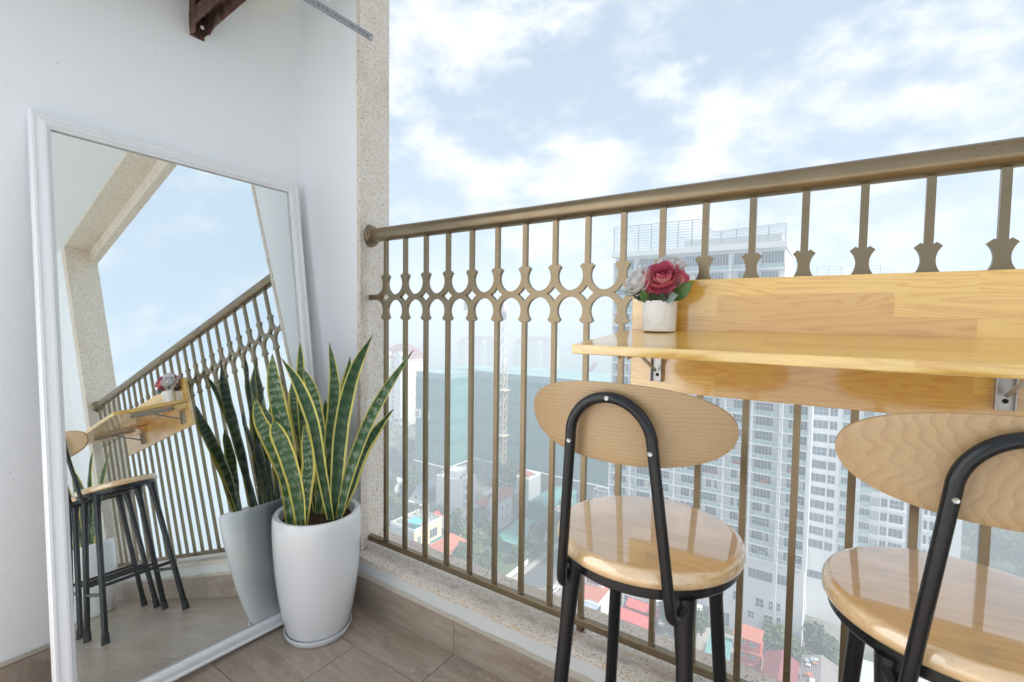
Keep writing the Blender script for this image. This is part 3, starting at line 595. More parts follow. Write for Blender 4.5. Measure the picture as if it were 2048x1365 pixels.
def flowers():
    P0 = Vector((1.0275, -0.100, 1.0208)); t = thing('flower_pot', 'small white pot of artificial red and white peonies on the pine table', 'flowers', tuple(P0))
    ax, ay = 1.0, 0.78
    o = MB().lathe([(0.0, 0.0006), (0.0352, 0.0006), (0.0368, 0.002), (0.0372, 0.01), (0.0385, 0.068), (0.0382, 0.0695), (0.0362, 0.0695), (0.0355, 0.06), (0.0, 0.055)], 64, ax=ax, ay=ay).build('pot', 'matte_white', t, smooth=True)
    # stamped round seal on the front of the pot
    pf = lambda x, z: (x, -0.0379 * ay * math.sqrt(max(0, 1 - (x / 0.0379) ** 2)) - 0.0001, z)
    ring = [pf(0.0205 * math.cos(R(10 * k)), 0.0345 + 0.0215 * math.sin(R(10 * k))) for k in range(37)]
    MB().tube(ring, 0.00045, 6, False).tube([pf(0.0188 * math.cos(R(10 * k)), 0.0345 + 0.0198 * math.sin(R(10 * k))) for k in range(37)], 0.0003, 6, False).build('seal_ring', 'matte_white', o)
    gl = MB()
    for pts in ([(-.004, .053), (-.004, .038)], [(.0005, .053), (.0005, .038)], [(.005, .053), (.005, .038)], [(-.007, .045), (.008, .045)], [(-.004, .053), (.005, .053)], [(-.003, .035), (-.003, .018)], [(-.003, .033), (.006, .033)], [(.006, .033), (.006, .029)], [(.006, .029), (-.003, .027)], [(-.003, .021), (.007, .019)], [(-.013, .046), (-.010, .036)], [(-.014, .036), (-.009, .030)], [(.010, .048), (.015, .036)], [(.012, .036), (.016, .030)]):
        gl.tube([pf(*p) for p in pts], 0.00045, 5)
    gl.build('seal_character', 'matte_white', o)
    bloom(t, (0.012, -0.020, 0.119), (0.06, -0.85, 0.50), 0.044, ['red_petal', 'rose_rim'], 5)
    bloom(t, (-0.047, -0.008, 0.115), (-0.55, -0.70, 0.40), 0.038, ['white_petal'], 6)
    bloom(t, (0.016, 0.016, 0.150), (0.18, -0.45, 0.88), 0.036, ['white_petal'], 7)
    bloom(t, (-0.030, 0.022, 0.132), (-0.6, 0.1, 0.75), 0.030, ['pink_petal'], 8)
    bloom(t, (-0.006, 0.014, 0.142), (-0.2, -0.6, 0.8), 0.022, ['pink_petal', 'white_petal'], 9)
    bloom(t, (0.028, 0.040, 0.122), (0.5, 0.7, 0.5), 0.030, ['red_petal', 'rose_rim'], 10)
    bloom(t, (-0.018, 0.040, 0.120), (-0.3, 0.8, 0.5), 0.030, ['white_petal'], 12)
    for c, d, L, W, mt in (((0.030, -0.012, 0.074), (0.75, -0.25, 0.62), 0.060, 0.036, 'green_leaf'), ((0.020, -0.022, 0.072), (0.62, -0.62, 0.22), 0.040, 0.026, 'grey_leaf'), ((-0.022, -0.020, 0.066), (-0.25, -0.55, 0.8), 0.034, 0.020, 'green_leaf'), ((-0.024, -0.010, 0.080), (-0.95, -0.25, 0.12), 0.036, 0.026, 'dark_leaf'), ((-0.060, -0.004, 0.088), (-0.9, -0.1, 0.2), 0.024, 0.022, 'grey_leaf'), ((-0.006, -0.026, 0.068), (0.1, -0.6, 0.5), 0.026, 0.020, 'dark_leaf'), ((0.010, -0.026, 0.068), (0.3, -0.5, 0.5), 0.026, 0.020, 'dark_leaf'), ((0.0, 0.02, 0.07), (0.2, 0.9, 0.3), 0.05, 0.03, 'dark_leaf'), ((-0.02, 0.02, 0.07), (-0.6, 0.7, 0.3), 0.05, 0.03, 'dark_leaf')):
        leafy(t, c, d, L, W, mt, int(abs(c[0]) * 1000) + 2)
    st = MB()
    for k in range(9):
        a = k * 0.7; st.tube([(0.018 * math.cos(a), 0.014 * math.sin(a), 0.05), (0.024 * math.cos(a), 0.02 * math.sin(a), 0.075), (0.012 * math.cos(a), 0.012 * math.sin(a), 0.105)], 0.0014, 6)
    st['x'] if False else st.build('stems', 'dark_leaf', t, smooth=True)
    MB().lathe([(0.0, 0.062), (0.035, 0.061)], 32, ax=ax, ay=ay, closed=True).build('foam', 'dark_leaf', t)
flowers()

# ================================================================== STOOLS
def stool(loc, label, ash, rz=0.0):
    t = thing('bar_stool', label, 'bar stool', (loc[0], loc[1], 0), 'round seated bar stools at the table', rz)
    r = 0.161
    prof = [(0.0, 0.6475), (r - 0.007, 0.6475), (r - 0.003, 0.6490), (r - 0.0005, 0.653), (r, 0.660), (r - 0.0012, 0.6670), (r - 0.0042, 0.6725), (r - 0.0085, 0.6750), (r - 0.013, 0.6755), (0.0, 0.6755)]
    MB().lathe(prof, 96).build('seat', 'seat', t, smooth=True)
    MB().lathe([(0.10, 0.6285), (r - 0.012, 0.6285), (r - 0.009, 0.632), (r - 0.009, 0.6472), (0.10, 0.6472)], 72, closed=True).build('seat_ring', 'black_steel', t, smooth=True)
    for sx in (-1, 1):
        for sy in (-1, 1):
            top = Vector((0.092 * sx, 0.106 * sy, 0.632)); bot = Vector((0.128 * sx, 0.152 * sy, 0.026))
            pts = [top + (bot - top) * k for k in (0, 0.03, 0.08, 0.18, 0.6, 1.0)]
            lg = MB().tube(pts, [0.019, 0.0175, 0.0145, 0.0125, 0.0122, 0.0118], 16).build('leg', 'black_steel', t, smooth=True)
            e = (bot - top).normalized(); f0 = bot - e * 0.018
            MB().tube([f0, bot + e * 0.010, bot + e * 0.026], [0.0138, 0.0148, 0.0155], 16).build('foot_cap', 'rubber', lg, smooth=True)
    def at(sx, sy, z): k = (0.632 - z) / (0.632 - 0.026); return Vector(((0.092 + 0.036 * k) * sx, (0.106 + 0.046 * k) * sy, z))
    for (a, b, z) in (((-1, -1), (1, -1), 0.20), ((-1, 1), (1, 1), 0.20), ((-1, -1), (-1, 1), 0.235), ((1, -1), (1, 1), 0.235)):
        MB().tube([at(*a, z), at(*b, z)], 0.0075, 12).build('stretcher', 'black_steel', t, smooth=True)
    # back hoop: J-hooks under the seat, converging posts and an arch
    path = []
    def post(s):
        q = [(0.098 * s, -0.105, 0.630), (0.096 * s, -0.122, 0.617), (0.092 * s, -0.140, 0.612), (0.0885 * s, -0.154, 0.620), (0.0865 * s, -0.160, 0.640)]
        return q
    L_ = post(-1); Rr = post(1)
    arch = []
    ang = 8.0
    def lean(z): return -0.160 - 0.030 * (z - 0.640) / 0.29
    zc = 0.868; hw = 0.0635
    mid = [(-0.0865 + (0.0865 - hw) * k, lean(0.64 + (zc - 0.64) * k), 0.64 + (zc - 0.64) * k) for k in (0.33, 0.66)]
    for k in range(0, 19):
        a = math.pi - math.pi * k / 18; z = zc + 0.066 * math.sin(a); arch.append((hw * math.cos(a), lean(z), z))
    path = L_ + mid + arch + [(-m_[0], m_[1], m_[2]) for m_ in mid[::-1]] + Rr[::-1]
    MB().tube(spline(path, 150), 0.0082, 16).build('back_hoop', 'black_steel', t, smooth=True)
    # bent plywood back rest
    m = MB(); nu, nv = 40, 14; W, Hh = 0.163, 0.0605; zc2 = 0.8935
    def surf(x, z, off): 
        return (x, lean(z) + 0.0092 + off + 1.75 * x * x, z)
    outline = []
    for k in range(96):
        a = 2 * math.pi * k / 96; ca, sa = math.cos(a), math.sin(a); e = 2 / 2.45
        x = W * math.copysign(abs(ca) ** e, ca); z = Hh * math.copysign(abs(sa) ** (e * 0.95), sa); z += -0.0045 * (x / W) ** 2 * (1 if sa > 0 else -0.6)
        outline.append((x, z))
    rings = [0.0, 0.25, 0.5, 0.75, 0.93, 1.0]
    for off, rev in ((0.0, False), (0.0105, True)):
        b = len(m.v)
        for rr_ in rings[1:]:
            sc = rr_
            for (x, z) in outline: m.v.append(surf(x * sc, zc2 + z * sc, off + (0.0012 if rr_ == 1.0 and not rev else -0.0012 if rr_ == 1.0 else 0)))
        c = len(m.v); m.v.append(surf(0, zc2, off)); n = len(outline)
        for i in range(n): m.face((c, b + i, b + (i + 1) % n))
        for q in range(len(rings) - 2):
            for i in range(n): m.face((b + q * n + i, b + q * n + (i + 1) % n, b + (q + 1) * n + (i + 1) % n, b + (q + 1) * n + i))
    n = len(outline); bo = (len(rings) - 2) * n; b2 = (len(rings) - 1) * n + 1 + bo
    for i in range(n): m.face((bo + i, bo + (i + 1) % n, b2 + (i + 1) % n, b2 + i))
    m.build('backrest', ash, t, smooth=True)
    for (x, z) in ((0.0, zc + 0.066), (-0.0625, 0.862), (0.0625, 0.862)):
        MB().lathe([(0.0, -0.001), (0.0036, -0.001), (0.0036, 0.0010), (0.0028, 0.0020), (0.0013, 0.0016), (0.0, 0.0004)], 14).build('screw', 'screw', t, (x, lean(z) - 0.0080, z), smooth=True).rotation_euler = (R(90), 0, 0)
    return t
stool((1.094, -0.355), 'black steel bar stool with fine grained oval backrest, whole in view', 'ash_fine')
stool((1.518, -0.328), 'black steel bar stool with wavy grained backrest, cut off by the right edge', 'ash_wavy', R(5))

# ================================================================== AIR CONDITIONER SUPPORT
def ac_group():
    t = thing('wall_bracket', 'rusty brown steel bracket bolted to the left wall near the top', 'bracket', (XL, -0.43, 1.962))
    v = MB().box(0, 0.004, -0.022, 0.022, 0, 0.30).box(0.004, 0.040, -0.022, -0.019, 0.0, 0.30).box(0.004, 0.040, 0.019, 0.022, 0.012, 0.30)
    v.build('wall_leg', 'rust', t, bevel=0.001)
    a = MB().prism([(0.004, 0.020), (0.47, 0.058), (0.47, 0.077), (0.004, 0.077)], -0.0245, -0.0215, 'y').prism([(0.004, 0.020), (0.47, 0.058), (0.47, 0.077), (0.004, 0.077)], 0.0215, 0.0245, 'y').box(0.004, 0.47, -0.021, 0.021, 0.0735, 0.0772)
    a.build('arm', 'rust', t)
    MB().prism([(0.040, 0.006), (0.040, 0.024), (0.11, 0.030), (0.075, 0.022)], 0.0192, 0.0212, 'y').build('gusset', 'rust', t)
    MB().lathe([(0.006, 0), (0.006, 0.0008)], 12).build('bolt_hole', 'matte_white', t, (0.0405, -0.0005, 0.022)).rotation_euler = (0, R(90), 0)
    t2 = copy_tree(t, None, (XL, -1.02, 1.962)); t2['label'] = 'second rusty bracket under the air conditioner, beyond the top edge of the picture'
    u = thing('air_conditioner', 'cream white underside corner of an outdoor air conditioner at the top edge', 'air conditioner', (-0.262, -1.105, 2.0395))
    pts = [(0, 0)]
    def rc(cx, cy, r, a0, a1): return [(cx + r * math.cos(R(a0 + (a1 - a0) * k / 6)), cy + r * math.sin(R(a0 + (a1 - a0) * k / 6))) for k in range(7)]
    poly = rc(0.24, 0.79, 0.03, 0, 90) + rc(0.04, 0.79, 0.04, 90, 180) + rc(0.03, 0.03, 0.03, 180, 270) + rc(0.24, 0.03, 0.03, 270, 360)
    MB().prism(poly, 0, 0.006).build('base_tray', 'ac_white', u)
    MB().prism([(x * 0.999 + 0.0001, y * 0.999 + 0.0004) for x, y in poly], 0.0062, 0.03).build('tray_rim', 'rust', u)
    MB().box(0.012, 0.258, 0.03, 0.80, 0.031, 0.50).build('casing', 'ac_white', u, bevel=0.01)
    MB().lathe([(0.005, 0), (0.005, 0.0012)], 8).build('drain_hole', 'hole_dark', u, (0.15, 0.76, -0.001))
    MB().box(0.19, 0.205, 0.755, 0.765, -0.0012, -0.0002).build('slot', 'hole_dark', u)
    # slotted angle
    s = thing('slotted_angle', 'grey perforated steel angle strip reaching out to the granite pier', 'angle bar', (0.016, -1.15, 1.9815))
    bmx = bmesh.new(); L, Hh = 1.0735, 0.0245
    # web with real holes: assembled as strips round the slots
    m = MB(); y = 0.0; k = 0; ys = []
    z0, z1 = 0.0, Hh
    def cell(ya, yb, hole):
        if not hole: m.box(0, 0.0015, ya, yb, z0, z1); return
        cy2, cz, hy, hz = (ya + yb) / 2, 0.0128, hole[0], hole[1]; n = 16
        el = [(cy2 + hy * math.cos(2 * math.pi * i / n), cz + hz * math.sin(2 * math.pi * i / n)) for i in range(n)]
        sq = []
        for i in range(n):
            a = 2 * math.pi * i / n; c, s_ = math.cos(a), math.sin(a); q = max(abs(c), abs(s_)); c /= q; s_ /= q
            sq.append((cy2 + c * (yb - ya) / 2, (z0 + z1) / 2 + s_ * (z1 - z0) / 2))
        for xx in (0, 0.0015):
            b = len(m.v); m.v += [(xx, p[0], p[1]) for p in el] + [(xx, p[0], p[1]) for p in sq]
            for i in range(n):
                j = (i + 1) % n; m.face((b + i, b + j, b + n + j, b + n + i))
        b = len(m.v) - 4 * n
        for i in range(n):
            j = (i + 1) % n; m.face((b + i, b + j, b + 2 * n + j, b + 2 * n + i))
    pat = [(0.0036, 0.0075), (0.0068, 0.0046), (0.0038, 0.0042), (0.0068, 0.0046)]; wd = [0.013, 0.0175, 0.013, 0.0175]
    y = L; k = 0
    while y > 0.55:
        cell(y - wd[k % 4], y, pat[k % 4]); y -= wd[k % 4]; k += 1
    cell(0, y, None)
    m.build('web', 'galv', s, fix=True)
    MB().box(-0.020, -0.0002, 0, L + 0.004, Hh - 0.0013, Hh).build('flange', 'galv', s)
ac_group()

# ================================================================== CITY
G = -76.0
paint('facade', (0.72, 0.73, 0.74), 0.7, 0.07, 0.15)
paint('facade_grey', (0.42, 0.45, 0.47), 0.7, 0.08, 0.2)
paint('glass_dark', (0.11, 0.165, 0.22), 0.08, 0.4, 0.6, spec=0.8, objrand=0.85)
paint('glass_rail', (0.30, 0.42, 0.43), 0.15, 0.15, 0.6, spec=0.6)
paint('net_green', (0.075, 0.235, 0.225), 0.85, 0.28, 0.12); paint('net_green_deep', (0.06, 0.190, 0.186), 0.85, 0.3, 0.12)
paint('net_pale', (0.20, 0.315, 0.32), 0.85, 0.2, 0.1)
paint('concrete', (0.40, 0.40, 0.39), 0.85, 0.15, 0.2)
paint('crane_yellow', (0.60, 0.50, 0.38), 0.6)
paint('crane_red', (0.60, 0.16, 0.12), 0.6)
paint('crane_white', (0.66, 0.66, 0.66), 0.6)
paint('roof_red', (0.42, 0.135, 0.085), 0.75, 0.25, 0.9)
paint('roof_bright_red', (0.50, 0.085, 0.075), 0.6, 0.2, 0.6)
paint('roof_maroon', (0.22, 0.05, 0.055), 0.6, 0.2, 0.5)
paint('roof_teal', (0.10, 0.28, 0.26), 0.5, 0.15, 0.2)
paint('roof_grey', (0.22, 0.20, 0.20), 0.75, 0.2, 0.6)
paint('roof_slate', (0.06, 0.085, 0.11), 0.6, 0.2, 0.6)
paint('mansard_roof', (0.22, 0.085, 0.09), 0.7, 0.15, 0.3)
paint('cream', (0.72, 0.60, 0.42), 0.7, 0.06, 0.4)
paint('ivory', (0.70, 0.66, 0.56), 0.7, 0.06, 0.3)
paint('house_white', (0.70, 0.70, 0.69), 0.7, 0.10, 0.5)
paint('house_grey', (0.44, 0.45, 0.46), 0.75, 0.12, 0.4)
paint('turquoise', (0.08, 0.42, 0.46), 0.4, 0.1)
paint('asphalt', (0.075, 0.077, 0.08), 0.85, 0.2, 0.1)
paint('pavement', (0.30, 0.28, 0.25), 0.85, 0.2, 0.3)
paint('car_white', (0.72, 0.72, 0.73), 0.25, 0.03, coat=0.6)
paint('car_dark', (0.03, 0.035, 0.045), 0.2, 0.1, coat=0.6)
paint('car_glass', (0.02, 0.025, 0.03), 0.08)
paint('bark', (0.10, 0.075, 0.055), 0.9, 0.3, 2)
paint('foliage', (0.062, 0.118, 0.034), 0.7, 0.35, 0.6, island=0.7)
paint('foliage_light', (0.105, 0.165, 0.045), 0.7, 0.35, 0.6, island=0.6)
paint('foliage_dark', (0.040, 0.080, 0.032), 0.7, 0.35, 0.6, island=0.7)
paint('sign_red', (0.45, 0.03, 0.08), 0.6); paint('sign_blue', (0.12, 0.16, 0.24), 0.6); paint('sign_white', (0.75, 0.75, 0.75), 0.6); paint('sign_green', (0.04, 0.25, 0.22), 0.6)
paint('lawn', (0.075, 0.105, 0.045), 0.9, 0.6, 0.35)
paint('lake_water', (0.16, 0.24, 0.22), 0.12, 0.1, 0.05)
paint('tarp_blue', (0.30, 0.36, 0.42), 0.6, 0.2, 0.6)
def corrugate(key, scale, axis='X', strength=0.5):
    m = MATS[key]; t = m.node_tree; tc = t.nodes.new('ShaderNodeTexCoord'); w = t.nodes.new('ShaderNodeTexWave'); w.bands_direction = axis; w.inputs['Scale'].default_value = scale; w.inputs['Distortion'].default_value = 0.3
    t.links.new(tc.outputs['Object'], w.inputs['Vector']); b = t.nodes.new('ShaderNodeBump'); b.inputs['Strength'].default_value = strength; b.inputs['Distance'].default_value = 0.12; t.links.new(w.outputs['Fac'], b.inputs['Height']); t.links.new(b.outputs[0], t.nodes['Principled BSDF'].inputs['Normal'])
for k_, s_ in (('roof_teal', 0.55), ('roof_bright_red', 0.7), ('roof_maroon', 0.7), ('roof_red', 0.9), ('roof_grey', 0.8)): corrugate(k_, s_)
def m_ground():
    t = NT('city_ground'); v = t.coord('Object')
    a = t.noise(v, 0.035, 6, 0.65); b = t.noise(v, 0.4, 4, 0.6)
    c = t.ramp(a, [(0.36, (0.055, 0.085, 0.035)), (0.47, (0.085, 0.11, 0.05)), (0.50, (0.20, 0.185, 0.16)), (0.60, (0.24, 0.225, 0.20)), (0.64, (0.10, 0.10, 0.10))])
    t.set(color=t.mix(t.math('MULTIPLY', b, 0.5), c, (0.06, 0.065, 0.05)), rough=0.9, spec=0.2); MATS['ground'] = t.m
m_ground()

def gflat(name, mat, x0, x1, y0, y1, dz):
    m = MB(); m.v = [(x0, y0, 0), (x1, y0, 0), (x1, y1, 0), (x0, y1, 0)]; m.face((0, 1, 2, 3)); return struct(m.build(name, mat, None, (0, 0, G + dz)))
gflat('ground', 'ground', -2600, 2600, -2600, 2600, 0.0)
gflat('avenue', 'asphalt', -186.5, -167.5, -40, 900, 0.02)
gflat('avenue_pavement', 'pavement', -167.5, -163.8, -40, 420, 0.03)
gflat('side_street', 'asphalt', -73.5, -65.5, 60, 176, 0.02)
gflat('side_street_pavement', 'pavement', -75.6, -73.5, 60, 176, 0.09)
gflat('cross_street', 'asphalt', -163.8, -25, 176.5, 181, 0.016)
gflat('yard', 'pavement', -64, 40, 60, 124, 0.012)
gflat('lawn', 'lawn', 38, 140, 150, 330, 0.02)
gflat('lake', 'lake_water', 30, 300, 268, 420, 0.04)
gflat('garden', 'lawn', -163, -76, 92, 150, 0.011)
for (a_, b_, c_, d_) in ((-91.5, -76.0, 104.0, 104.25), (-76.25, -76.0, 104.25, 124.0), (-91.5, -91.25, 104.25, 124.0)):
    tag(MB().box(a_, b_, c_, d_, 0, 1.6).build('garden_wall', 'house_white', None, (0, 0, G)), {-91.5: 'white garden wall between villa and street garden'}.get(a_ if d_ > 110 else 0, 'low white wall along the side street' if d_ > 110 else 'low white wall across the bottom of the garden'), 'wall')
# painted lane lines on the avenue
lm_ = MB().box(-0.08, 0.08, -1.5, 1.5, 0, 0.004).mesh('lane_line', 'sign_white')
av = [o for o in COL.objects if o.name == 'avenue'][0]
for k in range(24):
    for x in (-180.2, -173.8): link('lane_line', lm_, av, (x, 130 + k * 6.5, 0.004))

WIN = {}
def window_mesh(w, h, nx, nz, key='win', frame='facade', glass='glass_dark', fd=0.10, fb=0.06):
    k = (round(w, 2), round(h, 2), nx, nz, frame, glass, fd)
    if k in WIN: return WIN[k]
    m = MB(); m.box(-w / 2, w / 2, 0.0, fd * 0.4, 0, h); m.cur = 1
    m.box(-w / 2, w / 2, -fd * 0.6, -0.001, 0, fb).box(-w / 2, w / 2, -fd * 0.6, -0.001, h - fb, h)
    for i in range(nx + 1):
        x = -w / 2 + (w - fb) * i / nx; m.box(x, x + fb, -fd * 0.55, -0.001, fb, h - fb)
    for j in range(1, nz):
        z = h * j / nz; m.box(-w / 2 + fb, w / 2 - fb, -fd * 0.5, -0.001, z - fb / 2, z + fb / 2)
    WIN[k] = m.mesh('window', [glass, frame]); return WIN[k]
def add_window(t, x, y, z, w, h, nx=2, nz=1, face='-y', **kw):
    o = link('window', window_mesh(w, h, nx, nz, **kw), t, (x, y, z))
    if face == '+x': o.rotation_euler = (0, 0, R(90))
    return o

# ------------------------------------------------------------------ the two white towers
CURT = [MB().box(-w_ / 2, w_ / 2, 0, 0.012, 0, 2.45).mesh('curtain', m_) for w_, m_ in ((0.7, 'house_white'), (1.4, 'ivory'), (0.9, 'house_grey'))]
COND = MB().box(0, 0.8, 0, 0.32, 0, 0.6).mesh('condenser', 'house_white')
LAUN = [MB().box(-0.9, -0.4, 0, 0.02, 0, 0.9).box(-0.3, 0.2, 0, 0.02, 0.1, 0.9).box(0.3, 0.9, 0, 0.02, -0.1, 0.9).mesh('laundry', m_) for m_ in ('tarp_blue', 'roof_red')]
def tower_left():
    x0, Y, xr, xr2 = -50.2, 125.0, -2.6, -8.9
    t = thing('apartment_tower', 'nearest white apartment tower with rows of glass balconies below the table', 'tower', (x0, Y, G)); L = xr - x0; FH = 3.46; bay = L / 8
    zs = [54.96 - FH * j for j in range(11)][::-1] + [54.96 + FH * j for j in range(1, 11)]      # slab tops above ground (relative)
    LOW = 36.0                                     # where the right-hand bay stops
    MB().box(0, L, 1.35, 26, 0, zs[0] - 3.0).build('podium', 'facade', t)
    MB().box(0, L, 1.35, 26, zs[0] - 3.0, 60.0).build('wall', 'facade', t)
    MB().box(0, xr2 - x0, 1.35, 26, 60.0, 95.0).build('wall', 'facade', t)
    sl = MB().box(-0.3, L + 0.2, 0, 1.34, -0.30, 0).mesh('floor_slab', 'facade'); sl2 = MB().box(-0.3, xr2 - x0 + 0.2, 0, 1.34, -0.30, 0).mesh('floor_slab', 'facade')
    pier = MB().box(-0.22, 0.22, 0.06, 1.33, 0, FH - 0.31).mesh('pier', 'facade')
    rail = MB().box(0.3, bay - 0.3, 0.05, 0.09, 0.06, 1.02).mesh('balcony_rail', 'glass_rail')
    m2 = MB().box(0.25, bay - 0.25, 0.02, 0.10, 1.02, 1.09)
    for i in range(5): x = 0.3 + (bay - 0.6) * i / 4; m2.box(x - 0.03, x + 0.03, 0.02, 0.047, 0.02, 1.02)
    railm = m2.mesh('rail_frame', 'facade')
    r_ = random.Random(5)
    for j, z in enumerate(zs):
        nb = 8 if z < 59 else 7
        link('floor_slab', sl if nb == 8 else sl2, t, (0, 0, z))
        if j == len(zs) - 1:
            for i in range(nb): link('pier', pier, t, (i * bay, 0, z + 0.01)); add_window(t, i * bay + bay * 0.5, 1.30, z + 0.12, 4.7, 3.9, 7, 1); rr = link('balcony_rail', rail, t, (i * bay, 0, z)); link('rail_frame', railm, rr)
            continue
        for i in range(nb):
            xb = i * bay
            link('pier', pier, t, (xb, 0, z + 0.01))
            wx = xb + (bay * 0.42 if i % 2 == 0 else bay * 0.58)
            if i == 4 and 20 < z < 50 and j % 2 == 0: add_window(t, wx + 0.6, 1.30, z + 0.12, 2.6, 2.75, 4, 1)
            else: add_window(t, wx, 1.30, z + 0.12, 3.7, 2.75, 5, 3 if r_.random() < 0.45 else 1)
            rr = link('balcony_rail', rail, t, (xb, 0, z)); link('rail_frame', railm, rr)
            q_ = r_.random()
            if q_ < 0.30: link('curtain', CURT[int(q_ * 20) % 3], t, (wx - 1.0 + 2.0 * r_.random(), 1.235, z + 0.25))
            if q_ > 0.62: link('condenser', COND, t, (xb + (0.9 if i % 2 else bay - 1.6), 0.75, z + 0.05))
            if 0.45 < q_ < 0.55: link('laundry', LAUN[int(q_ * 100) % 2], t, (xb + bay * 0.5, 0.55, z + 1.0))
    MB().box(L - 0.5, L + 0.25, 0.02, 1.30, zs[0], 60).build('corner_pier', 'facade', t)
    # roof band, parapet and screens
    MB().box(-0.6, xr2 - x0 + 0.4, -0.4, 26.2, 94.2, 95.6).build('roof_band', 'facade', t)
    MB().box(18, xr2 - x0 - 1, 3, 22, 95.61, 97.8).build('roof_plant_room', 'facade_grey', t)
    W_ = xr2 - x0
    def hgt(x):
        if x < 22: return 102.3
        if x < 26.5: return 102.3 - 3.4 * (0.5 - 0.5 * math.cos(math.pi * (x - 22) / 4.5))
        return 98.9 + 0.6 * (x - 26.5) / (W_ - 26.5)
    n = 13
    for i in range(n):
        x = W_ * i / (n - 1); MB().box(x - 0.11, x + 0.11, -0.25, -0.1, 95.61, hgt(x)).build('screen_post', 'facade_grey', t)
    for k in range(10):
        f = (k + 1) / 10; pts = [(W_ * i / 48, -0.32, 95.4 + (hgt(W_ * i / 48) - 95.4) * f) for i in range(49)]
        MB().tube(pts, 0.09 if k < 9 else 0.15, 4).build('screen_rail', 'facade_grey', t)
    sp = MB().box(-0.35, -0.2, 0, 16, 0, 0.1).mesh('screen_rail', 'facade_grey')
    for k in range(10): link('screen_rail', sp, t, (0, 0, 95.8 + k * 0.69))
    # podium openings (X range, Z range, world)
    for (a, b, c, d, nx) in ((-14.2, -9.0, -61.2, -58.9, 6), (-8.1, -4.8, -61.0, -58.7, 4), (-20.5, -15.2, -61.4, -59.0, 6), (-27, -21.5, -61.6, -59.2, 6), (-34, -28, -61.6, -59.2, 6)):
        add_window(t, (a + b) / 2 - x0, 1.31, c - G, b - a, d - c, nx, 1, frame='facade_grey')
    for (a, b, c, d) in ((-12.4, -10.6, -68, -65.8), (-9.6, -8.7, -67.9, -65.6), (-7.9, -7.1, -67.7, -65.5), (-5.3, -4.6, -67.7, -65.5), (-14, -12.6, -71.3, -69.5), (-10.5, -8.6, -71.5, -69.3), (-7.8, -6.9, -71.3, -69), (-5.1, -4.5, -71, -69), (-17.5, -15.5, -68, -65.8), (-21.5, -19.5, -68, -65.8), (-24.5, -23, -68, -65.8)):
        add_window(t, (a + b) / 2 - x0, 1.31, c - G, b - a, d - c, 2, 2)
    for k in range(9): add_window(t, 12 + k * 2.4, 1.31, 0.4, 2.0, 3.6, 2, 1)
    pp = MB().tube([(0, 0, 0), (0, 0, 60)], 0.10, 8).mesh('drain_pipe', 'facade')
    link('drain_pipe', pp, t, (L + 0.35, 0.5, 0)); link('drain_pipe', pp, t, (L - bay + 0.45, -0.12, 0))
tower_left()
